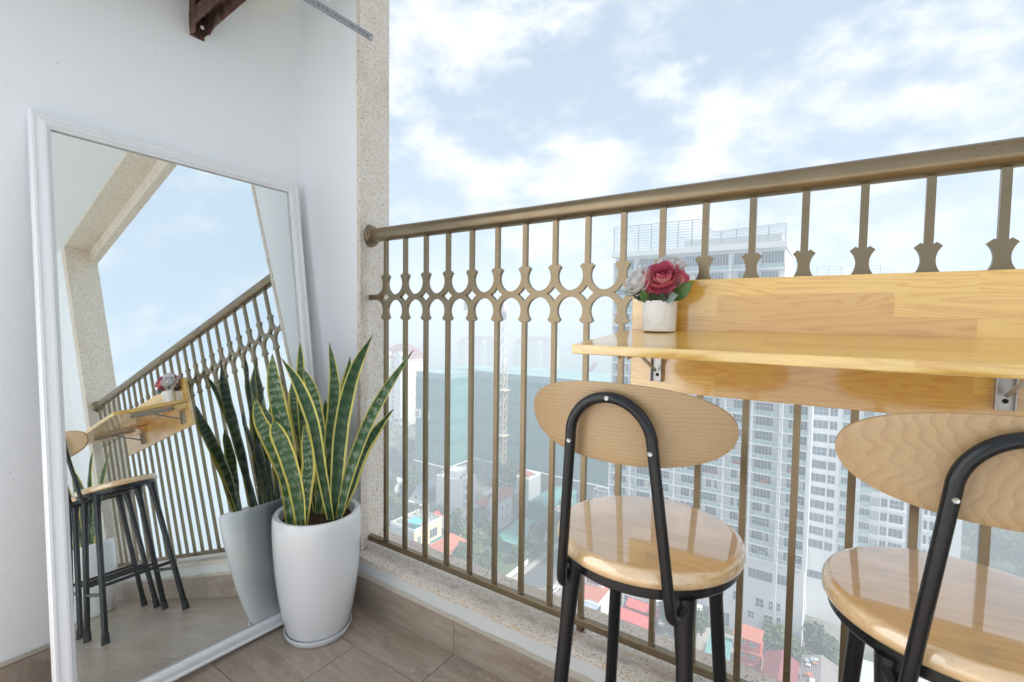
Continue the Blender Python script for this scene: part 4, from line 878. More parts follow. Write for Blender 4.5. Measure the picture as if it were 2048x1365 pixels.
def tower_right():
    k2 = 1.0983; S = lambda x: 1.362 + (x - 1.362) * k2
    x0, x1, Y = S(-2.9), 26.6, 144.0
    t = thing('apartment_tower', 'second white apartment tower set back to the right, with punched windows', 'tower', (0, Y, G)); FH = 3.48; base = -23.2 - G
    MB().box(x0, S(15.5), 0.3, 24, 0, 86).build('wall', 'facade', t)
    MB().box(S(15.5) + 0.01, S(18.1), 1.8, 24, 0, 84).build('recessed_wall', 'facade_grey', t)
    MB().box(S(18.1) + 0.01, x1, 0.3, 24, 0, 84).build('wall', 'facade', t)
    MB().box(x1 - 4.2, x1 + 0.02, 0.1, 0.29, 0, 84.1).build('end_panel', 'facade', t)
    cols = [(-2.5, 0.7, 'w', 3), (0.95, 2.5, 'w', 2), (3.5, 5.9, 'b', 4), (7.2, 9.15, 'b', 4), (9.25, 10.8, 'l', 1), (10.95, 12.2, 'w', 2), (12.5, 15.0, 'w', 3), (18.3, 18.95, 'w', 1), (19.25, 20.8, 'w', 2)]
    rl = {}
    for j in range(-10, 9):
        z = base + FH * j
        if z > 82 or z < 16: continue
        refuge = (j == -4)
        if refuge:
            add_window(t, (S(-2.5) + S(2.5)) / 2, 0.28, z + 0.5, S(2.5) - S(-2.5), 2.2, 1, 1); 
        for (a, b, kind, nx) in cols:
            if refuge and b < 3: continue
            w = S(b) - S(a); c = (S(a) + S(b)) / 2
            if kind == 'w': add_window(t, c, 0.28, z + 0.55, w, 2.15, nx, 1 if nx == 1 else 2 if (j + nx) % 3 == 0 else 1)
            elif kind == 'b':
                add_window(t, c, 0.28, z + 0.5, w, 2.3, nx, 1)
                q = (round(w, 2)); 
                if q not in rl: rl[q] = MB().box(-w / 2 - 0.05, w / 2 + 0.05, -0.75, -0.70, 0.1, 1.15).box(-w / 2 - 0.1, w / 2 + 0.1, -0.8, 0.29, -0.12, 0.09).mesh('balcony', 'glass_rail')
                link('balcony', rl[q], t, (c, 0, z + 0.35))
            else:
                q = ('l', round(w, 2))
                if q not in rl:
                    m = MB()
                    for s_ in range(7): m.box(-w / 2, w / 2, -0.03, 0.06, 0.3 * s_, 0.3 * s_ + 0.2)
                    rl[q] = m.mesh('louvre', 'facade_grey')
                link('louvre', rl[q], t, (c, 0.22, z + 0.5))
    bd = MB().box(x0, S(15.5) + 0.01, 0.12, 0.298, 0, 0.7).mesh('storey_band', 'facade'); bd2 = MB().box(S(18.1), x1, 0.12, 0.298, 0, 0.7).mesh('storey_band', 'facade')
    for j in range(-10, 9):
        z = base + FH * j - 0.25
        if 16 < z < 82: link('storey_band', bd, t, (0, 0, z)); link('storey_band', bd2, t, (0, 0, z))
    for x in (S(3.05), S(6.6), S(0.83), S(10.9), S(12.35)): MB().box(x - 0.12, x + 0.12, 0.0, 0.119, 16, 84).build('pilaster', 'facade', t)
    add_window(t, 0.6, 0.28, 10.5, 8.0, 2.0, 7, 1, frame='facade_grey'); add_window(t, 10.5, 0.28, 10.5, 8.0, 2.0, 7, 1, frame='facade_grey')
    for i in range(7):
        x = x0 + 2.6 * i; MB().box(x - 0.06, x + 0.06, -0.1, 0.05, 86, 91.2 if i < 6 else 89).build('screen_post', 'facade_grey', t)
    for k in range(7): MB().tube([(x0, -0.16, 86.6 + 0.75 * k), (x0 + 11, -0.16, 86.6 + 0.75 * k), (x0 + 14.5, -0.16, 86.5 + 0.62 * k), (x0 + 17.5, -0.16, 86.4 + 0.3 * k)], 0.06, 4).build('screen_rail', 'facade_grey', t)
tower_right()

# ------------------------------------------------------------------ construction block in green netting and its crane
def text_mesh(s, size, mat, ext=0.02):
    cu = bpy.data.curves.new('lettering', 'FONT'); cu.body = s; cu.size = size; cu.extrude = ext; cu.align_x = 'CENTER'; cu.align_y = 'CENTER'; cu.resolution_u = 2
    o = bpy.data.objects.new('lettering', cu); COL.objects.link(o); bpy.context.view_layer.update()
    me = bpy.data.meshes.new_from_object(o.evaluated_get(bpy.context.evaluated_depsgraph_get())); bpy.data.objects.remove(o); bpy.data.curves.remove(cu)
    me.materials.clear(); me.materials.append(MATS[mat]); return me
def ring_c(r, w, a0, a1, depth=0.1, n=28):
    m = MB(); b = []
    for k in range(n + 1):
        a = R(a0 + (a1 - a0) * k / n)
        for rr in (r, r - w):
            for y in (0, depth): m.v.append((rr * math.cos(a), y, rr * math.sin(a)))
    for k in range(n):
        q = 4 * k
        for (i, j) in ((0, 1), (1, 3), (3, 2), (2, 0)): m.face((q + i, q + j, q + 4 + j, q + 4 + i))
    return m
def site():
    t = thing('netted_building', 'half built block wrapped in blue green safety netting with white markers', 'building', (-142.5, 160.5, G))
    ZB, ZT = 9.0, 49.0
    # (x0,x1,y0,y1) relative: wing towards us, then the long body
    for (a, b, c, d, nm) in ((-20.2, 0.0, 0.0, 40.0, 'net_wing'), (0.01, 75.0, 19.5, 52.0, 'net_body')):
        n = 13; FHt = (ZT - ZB) / n
        for k in range(n):
            z = ZB + k * FHt; s = 0.0 if k % 2 else 0.10
            MB().box(a + s, b - s if nm == 'net_body' else b, c + s, d, z, z + FHt - 0.05).build('net_panel', 'net_green' if k % 3 else 'net_green_deep', t)
            MB().box(a + 0.05, b - 0.05, c - 0.06, c + 0.05, z + FHt - 0.30, z + FHt - 0.18).build('ledger_line', 'net_pale', t)
        MB().box(a + 0.2, b - 0.2, c + 0.2, d, ZT, ZT + 2.6).build('net_top', 'net_pale', t)
        MB().box(a - 0.5, b + (0.5 if nm == 'net_wing' else 0), c - 0.6, d, ZB - 0.35, ZB - 0.05).build('toe_board', 'sign_white', t)
        MB().box(a + 1.2, b - 1.2, c + 1.6, d, 0, ZB - 0.4).build('ground_storeys', 'facade_grey', t)
        MB().box(a + 0.3, b - 0.3, c + 0.4, d, ZB / 2 - 0.3, ZB / 2 + 0.1).build('floor_slab', 'concrete', t)
        x = a + 0.6
        while x < b:
            MB().box(x - 0.4, x + 0.4, c + 0.2, c + 1.0, 0, ZB - 0.36).build('column', 'concrete', t); x += 6.2
    y = 3.0
    while y < 19: MB().box(-0.9, -0.1, y - 0.4, y + 0.4, 0, ZB - 0.36).build('column', 'concrete', t); y += 6.2
    # scaffold lines that show through the net
    sc_ = MB().box(-0.05, 0.05, -0.12, -0.04, ZB, ZT + 1.5).mesh('scaffold_pole', 'net_pale')
    for x in range(-19, 0, 3): link('scaffold_pole', sc_, t, (x, 0, 0))
    for x in range(2, 75, 3): link('scaffold_pole', sc_, t, (x, 19.5, 0))
    # markers
    bd = MB().box(-1.9, 1.9, -0.32, -0.15, 0, 4.2).build('logo_board', 'sign_white', t, (-18.4, 0, 29.5))
    ring_c(1.25, 0.42, 45, 315).build('logo_ring', 'sign_blue', bd, (0, -0.43, 2.1)); ring_c(0.42, 0.42, 0, 360).build('logo_dot', 'sign_red', bd, (0, -0.43, 2.1))
    MB().box(-1.4, 1.4, -0.32, -0.15, 0, 3.3).build('notice_board', 'sign_white', t, (-12.6, 0, 29.2))
    sq = MB().box(-0.75, 0.75, -0.32, -0.15, 0, 1.9).mesh('marker_board', 'sign_white')
    sqi = MB().box(-0.42, 0.42, -0.36, -0.33, 0.4, 1.5).mesh('marker_field', 'net_green'); sqb = MB().box(-0.42, 0.42, -0.40, -0.37, 0.85, 1.05).mesh('marker_bar', 'sign_white')
    for k, z in enumerate((45.8, 39.6, 24.6, 18.8, 13.0, 7.6)):
        zz = max(z, 9.6); b = link('marker_board', sq, t, (-12.8, 0, zz)); link('marker_field', sqi, b); 
        if k in (0, 1, 2, 5): link('marker_bar', sqb, b)
site()
def lattice(m, p0, p1, w, step, r):
    p0, p1 = Vector(p0), Vector(p1); d = (p1 - p0); L = d.length; d.normalize(); A = d.orthogonal().normalized(); B = d.cross(A)
    if abs(d.z) > 0.9: A, B = Vector((1, 0, 0)), Vector((0, 1, 0))
    cs = [(A * sx + B * sy) * w / 2 for sx, sy in ((-1, -1), (1, -1), (1, 1), (-1, 1))]
    for c in cs: m.tube([p0 + c, p1 + c], r, 4, False)
    n = max(2, int(L / step))
    for i in range(n):
        a = p0 + d * (L * i / n); b = p0 + d * (L * (i + 1) / n)
        for q in range(4):
            c, e = cs[q], cs[(q + 1) % 4]
            if i % 2: c, e = e, c
            m.tube([a + c, b + e], r * 0.75, 4, False)
def crane():
    B = Vector((-124.0, 177.5, G)); t = thing('tower_crane', 'hazy tower crane with lattice mast and round logo board over the netted block', 'crane', tuple(B))
    m = MB(); lattice(m, (0, 0, 0), (0, 0, 56), 2.6, 2.4, 0.20); m.build('mast', 'crane_yellow', t)
    m = MB(); lattice(m, (0, 0, 56), (0, 0, 80), 2.2, 2.2, 0.16); m.build('mast_top', 'crane_white', t)
    MB().box(-3.4, 3.4, -2.4, -2.2, 76, 80.5).build('logo_board', 'sign_white', t)
    for x in (-1.75, 1.75):
        ring_c(1.5, 0.5, 45 if x < 0 else 0, 315 if x < 0 else 360).build('logo_ring', 'sign_blue', t, (x, -2.52, 78.2)); ring_c(0.5, 0.5, 0, 360).build('logo_dot', 'sign_blue', t, (x, -2.52, 78.2))
    MB().box(-1.6, 1.6, -2.0, 1.6, 80.6, 83.4).build('cab', 'crane_white', t, bevel=0.2)
    m = MB(); lattice(m, (0, 0, 84.5), (60, 22, 85.5), 1.5, 2.0, 0.13); m.build('jib', 'crane_white', t)
    m = MB(); lattice(m, (0, 0, 84.5), (-16, -6, 84.5), 1.5, 2.0, 0.13); m.build('counter_jib', 'crane_white', t)
    MB().box(-17.5, -13.5, -7.6, -4.6, 80.5, 84.2).build('counterweight', 'facade_grey', t)
    MB().tube([(0, 0, 84), (0, 0, 91)], 0.5, 6).tube([(0, 0, 91), (30, 11, 86)], 0.12, 4).tube([(0, 0, 91), (-14, -5, 85)], 0.12, 4).build('tie_bars', 'crane_white', t)
    for z in (23, 44): MB().box(-2.4, 2.4, -2.4, 6, z, z + 0.35).build('mast_tie', 'crane_yellow', t)
crane()
def crawler(loc, h, tilt, label):
    t = thing('crawler_crane', label, 'crane', loc, 'red crane booms behind the netted block'); m = MB(); lattice(m, (0, 0, 3), (h * math.sin(tilt), 0, 3 + h * math.cos(tilt)), 1.6, 2, 0.22); m.build('boom', 'crane_red', t)
    MB().box(-3, 3, -2, 2, 0, 3).build('cab', 'crane_red', t, bevel=0.3)
crawler((-266, 282, G), 62, R(-42), 'hazy red crane boom left behind the netted block')
crawler((-170, 300, G), 58, R(40), 'hazy red crane boom right behind the netted block')

# ------------------------------------------------------------------ hazy mansard blocks
def mansard(cx, cy, w, d, h, label):
    t = thing('mansard_block', label, 'apartment block', (cx, cy, G), 'pale blocks with plum mansard roofs')
    hw = w / 2
    MB().box(-hw, hw, 0, d, 0, h).build('wall', 'ivory', t)
    MB().box(-hw - 0.5, hw + 0.5, -0.5, d + 0.5, h, h + 0.8).build('cornice', 'house_white', t)
    r = MB(); a, b, e = hw, hw - 4, hw - 9
    lv = [(hw, 0.0, h + 0.8), (hw - 3.2, 3.2, h + 7.5), (hw - 10, 7.5, h + 11.5)]
    for (x, y, z) in lv: r.v += [(-x, y, z), (x, y, z), (x, d - y, z), (-x, d - y, z)]
    for k in (0, 1):
        for i in range(4): j = (i + 1) % 4; r.face((4 * k + i, 4 * k + j, 4 * k + 4 + j, 4 * k + 4 + i))
    r.face((8, 9, 10, 11)); rf = r.build('roof', 'mansard_roof', t)
    nb = int(w / 4.6); wm = window_mesh(1.7, 2.1, 2, 1, frame='house_white')
    for i in range(nb):
        x = -hw + w * (i + 0.5) / nb
        for k in range(int(h / 3.5)):
            o = link('window', wm, t, (x, -0.04, 1.0 + 3.5 * k))
        if i % 2 == 0: MB().box(x - 0.9, x + 0.9, 0.6, 3.2, h + 1.5, h + 4.6).build('dormer', 'house_white', rf)
    for x in (-hw * 0.45, hw * 0.45): MB().box(x - 3, x + 3, -1.3, -0.02, 0, h + 1.2).build('bay', 'house_white', t); MB().tube([(x, -0.9, h + 3.8), (x, 1.5, h + 3.8)], 2.6, 16).build('round_gable', 'house_white', rf)
mansard(-371, 468, 58, 24, 43, 'wide hazy mansard block left of the crane mast')
mansard(-316, 512, 54, 24, 43, 'hazy mansard block right of the crane mast')
mansard(-262, 236, 26, 20, 46, 'hazy mansard tower at the pier beside the leaf tip')
for i, (cx, cy, w, h) in enumerate(((-60, 330, 22, 34), (-38, 410, 20, 44), (-100, 420, 26, 30), (-520, 420, 40, 36))):
    t = thing('hazy_block', 'faint pale block dissolving in the haze behind the city', 'building', (cx, cy, G), 'faint blocks in the haze'); MB().box(-w / 2, w / 2, 0, 18, 0, h).build('wall', 'house_white', t)
    for k in range(int(h / 3.4)):
        add_window(t, 0, -0.05, 1 + 3.4 * k, w * 0.86, 1.6, 7, 1)

# ------------------------------------------------------------------ houses
def hip(m, x0, x1, y0, y1, z, h, over=0.5, ridge=0.3):
    x0 -= over; x1 += over; y0 -= over; y1 += over; b = len(m.v)
    if (x1 - x0) > (y1 - y0): r = min(ridge, 0.49) * (x1 - x0); p, q = (x0 + r, (y0 + y1) / 2), (x1 - r, (y0 + y1) / 2); fs = ((0, 1, 5, 4), (1, 2, 5), (2, 3, 4, 5), (3, 0, 4))
    else: r = min(ridge, 0.49) * (y1 - y0); p, q = ((x0 + x1) / 2, y0 + r), ((x0 + x1) / 2, y1 - r); fs = ((0, 1, 4), (1, 2, 5, 4), (2, 3, 5), (3, 0, 4, 5))
    m.v += [(x0, y0, z), (x1, y0, z), (x1, y1, z), (x0, y1, z), (*p, z + h), (*q, z + h)]
    for f in fs: m.face([b + i for i in f])
    m.face((b + 3, b + 2, b + 1, b)); return m
def gable(m, x0, x1, y0, y1, z, h, along='x', over=0.4, th=0.25):
    if along == 'x':
        yc = (y0 + y1) / 2; prof = [(y0 - over, z - 0.1), (yc, z + h), (y1 + over, z - 0.1), (y1 + over, z - 0.1 - th), (yc, z + h - th), (y0 - over, z - 0.1 - th)]; m.prism(prof, x0 - over, x1 + over, 'x')
    else:
        xc = (x0 + x1) / 2; prof = [(x0 - over, z - 0.1), (xc, z + h), (x1 + over, z - 0.1), (x1 + over, z - 0.1 - th), (xc, z + h - th), (x0 - over, z - 0.1 - th)]; m.prism(prof, y0 - over, y1 + over, 'y')
    return m
def gable_wall(m, x0, x1, y0, y1, z, h, along):
    if along == 'x': m.prism([(y0, z), (y1, z), ((y0 + y1) / 2, z + h - 0.35)], x0, x1, 'x')
    else: m.prism([(x0, z), (x1, z), ((x0 + x1) / 2, z + h - 0.35)], y0, y1, 'y')
def house(name, label, cat, x0, x1, y0, y1, h, wall='house_white', group=None):
    t = thing(name, label, cat, (x0, y0, G), group); return t, x1 - x0, y1 - y0
def parapet(t, w, d, h, wall, ph=0.9, th=0.2):
    for (a, b, c, e) in ((0, w, 0, th), (0, w, d - th, d), (0, th, th, d - th), (w - th, w, th, d - th)): MB().box(a, b, c, e, h, h + ph).build('parapet', wall, t)
def H1():
    t, w, d = house('town_house', 'tall narrow white town house with a blank side wall in front of the netting', 'house', -123.2, -111.0, 132.6, 141.8, 16)
    MB().box(0, w, 0, d, 0, 16).build('wall', 'house_white', t); parapet(t, w, d, 16, 'house_white')
    MB().box(2.5, 7.5, 3, 8.5, 16.01, 18.6).build('stair_head', 'house_white', t)
    for k in range(4):
        add_window(t, w + 0.03, d * 0.5, 2.2 + 3.4 * k, 3.4, 2.2, 3, 1, '+x'); MB().box(w, w + 1.1, d * 0.15, d * 0.85, 1.6 + 3.4 * k, 1.85 + 3.4 * k).build('balcony', 'house_white', t)
    for x, y in ((1.2, 2), (9.5, 5), (10.4, 2.2)): MB().lathe([(0.0, 0), (0.55, 0), (0.6, 0.9), (0.4, 1.25), (0, 1.3)], 12).build('water_tank', 'zinc', t, (x, y, 16.9), smooth=True)
    m = MB()
    for j in range(8): m.box(0, w, -0.02, -0.001, 1.9 * j + 0.95, 1.9 * j + 0.98)
    m.build('render_joints', 'house_grey', t)
    t, w, d = house('annex', 'low white annex with roof frame beside the blank town house', 'house', -109.8, -102.5, 143.0, 152.0, 9)
    MB().box(0, w, 0, d, 0, 9).build('wall', 'house_white', t); parapet(t, w, d, 9, 'house_white', 0.6)
    m = MB()
    for x in (0.3, w - 0.3):
        for y in (0.3, d - 0.3): m.tube([(x, y, 9), (x, y, 12.4)], 0.12, 6)
    m.tube([(0.3, 0.3, 12.4), (w - 0.3, 0.3, 12.4), (w - 0.3, d - 0.3, 12.4), (0.3, d - 0.3, 12.4)], 0.12, 6).build('roof_frame', 'house_white', t)
    add_window(t, w + 0.03, d * 0.4, 4.5, 2.2, 2.0, 2, 1, '+x'); add_window(t, w * 0.4, -0.03, 5.0, 2.4, 2.0, 2, 1)
H1()
def H2():
    t, w, d = house('red_roofed_house', 'white house with orange red tiled roofs and small windows', 'house', -107.5, -97.6, 136.3, 146.6, 10)
    MB().box(0, w * 0.62, 0, d, 0, 8.2).build('wall', 'house_white', t); MB().box(w * 0.62 + 0.01, w, 0.6, d, 0, 10.5).build('wall', 'house_white', t)
    hip(MB(), 0, w * 0.60, 0, d, 8.21, 2.6, 0.3, 0.32).build('roof', 'roof_red', t); 
    m = MB(); gable_wall(m, w * 0.62 + 0.01, w, 0.6, d, 10.51, 3.2, 'y'); m.build('gable_wall', 'house_white', t); gable(MB(), w * 0.62, w, 0.6, d, 10.7, 3.2, 'y').build('roof', 'roof_red', t)
    for x, z in ((1.4, 5.4), (4.2, 5.4), (1.4, 2.0), (4.2, 2.0)): add_window(t, x, -0.04, z, 1.1, 1.6, 2, 1)
    for y, z in ((4, 6.6), (7.5, 6.6), (4, 3.0), (7.5, 3.0)): add_window(t, w + 0.04, y, z, 0.9, 1.3, 1, 1, '+x')
    add_window(t, 8.2, 0.56, 6.5, 1.0, 1.5, 2, 1)
H2()
def H3():
    t, w, d = house('gabled_house', 'white steep gabled house with a dark slate roof among trees', 'house', -136, -127.5, 130.5, 140, 6)
    MB().box(0, w, 0, d, 0, 5.2).build('wall', 'house_white', t); m = MB(); gable_wall(m, 0, w, 0, d, 5.21, 6.0, 'y'); m.build('gable_wall', 'house_white', t); gable(MB(), 0, w, 0, d, 5.3, 6.0, 'y').build('roof', 'roof_slate', t)
    for x in (2, 4.2, 6.4): add_window(t, x, -0.04, 1.4, 1.1, 1.8, 2, 1)
    add_window(t, 4.2, -0.04, 6.0, 1.2, 1.6, 2, 1); MB().box(0.5, w - 0.5, -1.0, -0.02, 4.6, 4.9).build('balcony', 'house_white', t)
    t, w, d = house('red_porch', 'small bright red roofed porch next to the blank town house', 'shed', -119.5, -115.6, 124.5, 128.6, 3)
    MB().box(0.2, w - 0.2, 0.2, d - 0.2, 0, 4.6).build('wall', 'house_white', t); hip(MB(), 0, w, 0, d, 4.61, 1.6, 0.2).build('roof', 'roof_bright_red', t)
H3()
def H5():
    t, w, d = house('small_villa', 'small white villa with a pale hipped roof in the trees on the left', 'house', -162.0, -155.5, 141.0, 147.0, 5)
    MB().box(0, w, 0, d, 0, 4.2).build('wall', 'house_white', t); hip(MB(), 0, w, 0, d, 4.21, 2.2, 0.5).build('roof', 'facade_grey', t); add_window(t, 2, -0.04, 1.2, 1.3, 1.6, 2, 1); add_window(t, 4.6, -0.04, 1.2, 1.3, 1.6, 2, 1); add_window(t, w + 0.04, 3, 1.2, 1.3, 1.6, 2, 1, '+x')
H5()
def H4():
    t, w, d = house('cream_house', 'cream flat roofed house with turquoise roof canopy and terrace', 'house', -112.0, -101.5, 99.8, 112.0, 13)
    MB().box(0, w - 0.15, 0, d, 0, 12).build('shaded_side_wall', 'house_grey', t); MB().box(w - 0.149, w, 0, d, 0, 12).build('front_wall', 'cream', t); parapet(t, w, d, 12, 'house_white', 1.0)  # side wall coloured grey to stand for shade; sunlit face stays cream
    hip(MB(), 6.2, 10.1, 1.2, 4.8, 14.3, 0.9, 0.2).build('canopy', 'turquoise', t)
    m = MB()
    for x in (6.3, 10.0):
        for y in (1.3, 4.7): m.tube([(x, y, 12), (x, y, 14.3)], 0.08, 6)
    m.build('canopy_posts', 'turquoise', t); MB().box(6.0, 10.3, 0.9, 5, 12.01, 12.2).build('terrace_or_bounce_floor', 'turquoise', t)
    add_window(t, w + 0.04, 2.0, 7.4, 1.5, 3.0, 2, 3, '+x', frame='house_white'); add_window(t, w + 0.04, 8.3, 7.8, 3.4, 2.8, 3, 1, '+x', frame='house_white'); add_window(t, w + 0.04, 8.3, 3.6, 2.4, 2.2, 2, 1, '+x', frame='house_white'); add_window(t, w + 0.04, 2.0, 2.6, 1.5, 2.6, 2, 2, '+x', frame='house_white')
    MB().box(w, w + 1.2, 5.8, d, 6.4, 6.8).build('balcony', 'house_white', t); MB().box(w + 1.1, w + 1.2, 5.8, d, 6.81, 7.6).build('balcony_rail', 'sign_green', t)
    r_ = random.Random(2); m = MB()
    for k in range(140): 
        x, y, z = r_.uniform(0.3, 5.5), r_.uniform(0.3, 4.5), r_.uniform(12.1, 13.7); s = 0.35; a = r_.uniform(0, 6); m.v += [(x, y, z), (x + s * math.cos(a), y + s * math.sin(a), z + 0.1), (x + s * math.cos(a + 1), y + s * math.sin(a + 1), z + 0.35)]; n = len(m.v); m.face((n - 3, n - 2, n - 1))
    for k in range(200): 
        x, y, z = r_.uniform(0.3, 10), r_.uniform(6, 11.6), r_.uniform(12.1, 13.9); s = 0.45; a = r_.uniform(0, 6); m.v += [(x, y, z), (x + s * math.cos(a), y + s * math.sin(a), z + 0.1), (x + s * math.cos(a + 1), y + s * math.sin(a + 1), z + 0.4)]; n = len(m.v); m.face((n - 3, n - 2, n - 1))
    m.build('roof_plants', 'foliage', t, fix=False)
    t, w, d = house('orange_villa', 'villa with hipped orange tile roof and white gable below the cream house', 'house', -101.0, -93.2, 104.5, 115.5, 6)
    MB().box(0.3, w - 0.3, 0.3, d - 0.3, 0, 5.6).build('wall', 'house_white', t); hip(MB(), 0, w, 0, d, 5.61, 3.4, 0.5, 0.36).build('roof', 'roof_red', t)
    m = MB(); gable_wall(m, w - 2.0, w + 0.9, 0.2, 3.4, 4.8, 2.0, 'x'); m.box(w - 2.0, w + 0.9, 0.2, 3.4, 0, 4.79); m.build('gable_bay', 'house_white', t); gable(MB(), w - 2.2, w + 1.0, 0.2, 3.4, 5.0, 2.0, 'x').build('bay_roof', 'roof_red', t)
    add_window(t, w + 0.94, 1.8, 2.2, 1.4, 1.6, 2, 1, '+x')
    t, w, d = house('grey_tiled_house', 'house with a long grey purple tiled roof behind the tall town house', 'house', -113.5, -105.5, 118.0, 133.0, 6)
    MB().box(0.3, w - 0.3, 0.3, d - 0.3, 0, 5.0).build('wall', 'house_white', t); gable(MB(), 0, w, 0, d, 5.3, 3.0, 'y').build('roof', 'roof_grey', t); m = MB(); gable_wall(m, 0.3, w - 0.3, 0.3, d - 0.3, 5.01, 2.9, 'y'); m.build('gable_wall', 'house_white', t)
    add_window(t, w - 0.26, 4, 2.0, 1.6, 1.5, 2, 1, '+x'); add_window(t, w - 0.26, 9, 2.0, 1.6, 1.5, 2, 1, '+x')
H4()
def warehouses():
    t, w, d = house('teal_warehouse', 'low teal roofed shop shed with green and white signboards by the street', 'warehouse', -89.5, -79.0, 125.2, 141.5, 5)
    MB().box(0.2, w - 0.2, 0.8, d - 0.2, 0, 3.6).build('wall', 'house_white', t)
    m = MB(); m.v = [(-0.4, -0.2, 4.2), (w + 0.4, -0.2, 4.2), (w + 0.4, d, 5.6), (-0.4, d, 5.6), (-0.4, -0.2, 3.95), (w + 0.4, -0.2, 3.95), (w + 0.4, d, 5.35), (-0.4, d, 5.35)]
    for q in ((0, 1, 2, 3), (7, 6, 5, 4), (0, 4, 5, 1), (1, 5, 6, 2), (2, 6, 7, 3), (3, 7, 4, 0)): m.face(q)
    m.build('roof', 'roof_teal', t)
    MB().box(0, w * 0.62, 0.30, 0.46, 2.3, 3.85).build('signboard', 'sign_green', t); MB().box(w * 0.62 + 0.02, w, 0.28, 0.44, 2.2, 3.7).build('signboard', 'sign_white', t)
    a = link('lettering', text_mesh('TK', 1.1, 'sign_white'), t, (w * 0.22, 0.26, 3.1)); a.rotation_euler = (R(90), 0, 0)
    a = link('lettering', text_mesh('NH', 0.9, 'sign_red'), t, (w * 0.86, 0.24, 2.95)); a.rotation_euler = (R(90), 0, 0)
    MB().box(0.2, w - 0.2, 0.45, 0.79, 0, 2.2).build('shop_front', 'glass_rail', t)
    t, w, d = house('teal_warehouse', 'taller teal roofed warehouse with a long white red lettered sign', 'warehouse', -94.5, -84.0, 152.5, 174.0, 8)
    MB().box(0.2, w - 0.2, 0.2, d - 0.2, 0, 6.2).build('wall', 'roof_teal', t)
    m = MB(); m.v = [(-0.4, -0.4, 6.4), (w + 0.4, -0.4, 6.4), (w + 0.4, d, 6.4), (-0.4, d, 6.4), (w / 2, -0.4, 8.4), (w / 2, d, 8.4)]
    for q in ((0, 4, 5, 3), (1, 2, 5, 4), (0, 1, 4), (2, 3, 5), (3, 2, 1, 0)): m.face(q)
    m.build('roof', 'roof_teal', t)
    s = MB().box(w + 0.41, w + 0.6, 1.0, 16.0, 3.8, 6.2).build('signboard', 'sign_white', t); a = link('lettering', text_mesh('ÔNG NGH', 2.0, 'sign_red'), s, (w + 0.63, 7.0, 5.0)); a.rotation_euler = (R(90), 0, R(90))
    t, w, d = house('grey_building', 'plain grey concrete block with clutter on its flat roof behind the teal sheds', 'building', -105.6, -99.5, 161.5, 171.0, 12)
    MB().box(0, w, 0, d, 0, 11.5).build('wall', 'house_grey', t); parapet(t, w, d, 11.5, 'house_white', 0.7)
    MB().box(1, 4, 3, 6, 11.51, 13).build('roof_hut', 'roof_red', t); MB().box(2, 5.5, 6.5, 9, 11.51, 12.6).build('roof_hut', 'house_white', t)
    t, w, d = house('steel_stair_frame', 'white steel scaffold frame at the corner of the netted block', 'scaffold', -75.5, -70.5, 172.0, 176.0, 10)
    for x in (0, 2.4, 4.8):
        for y in (0, 3.5): MB().tube([(x, y, 0), (x, y, 10.5)], 0.12, 6).build('post', 'crane_white', t)
    for z in (3.3, 6.6, 10.0):
        MB().tube([(0, 0, z), (4.8, 0, z), (4.8, 3.5, z), (0, 3.5, z), (0, 0, z)], 0.12, 6).build('ledger', 'crane_white', t)
        MB().tube([(0, 0, z - 3.2), (4.8, 0, z)], 0.10, 6).build('brace', 'crane_white', t)
warehouses()
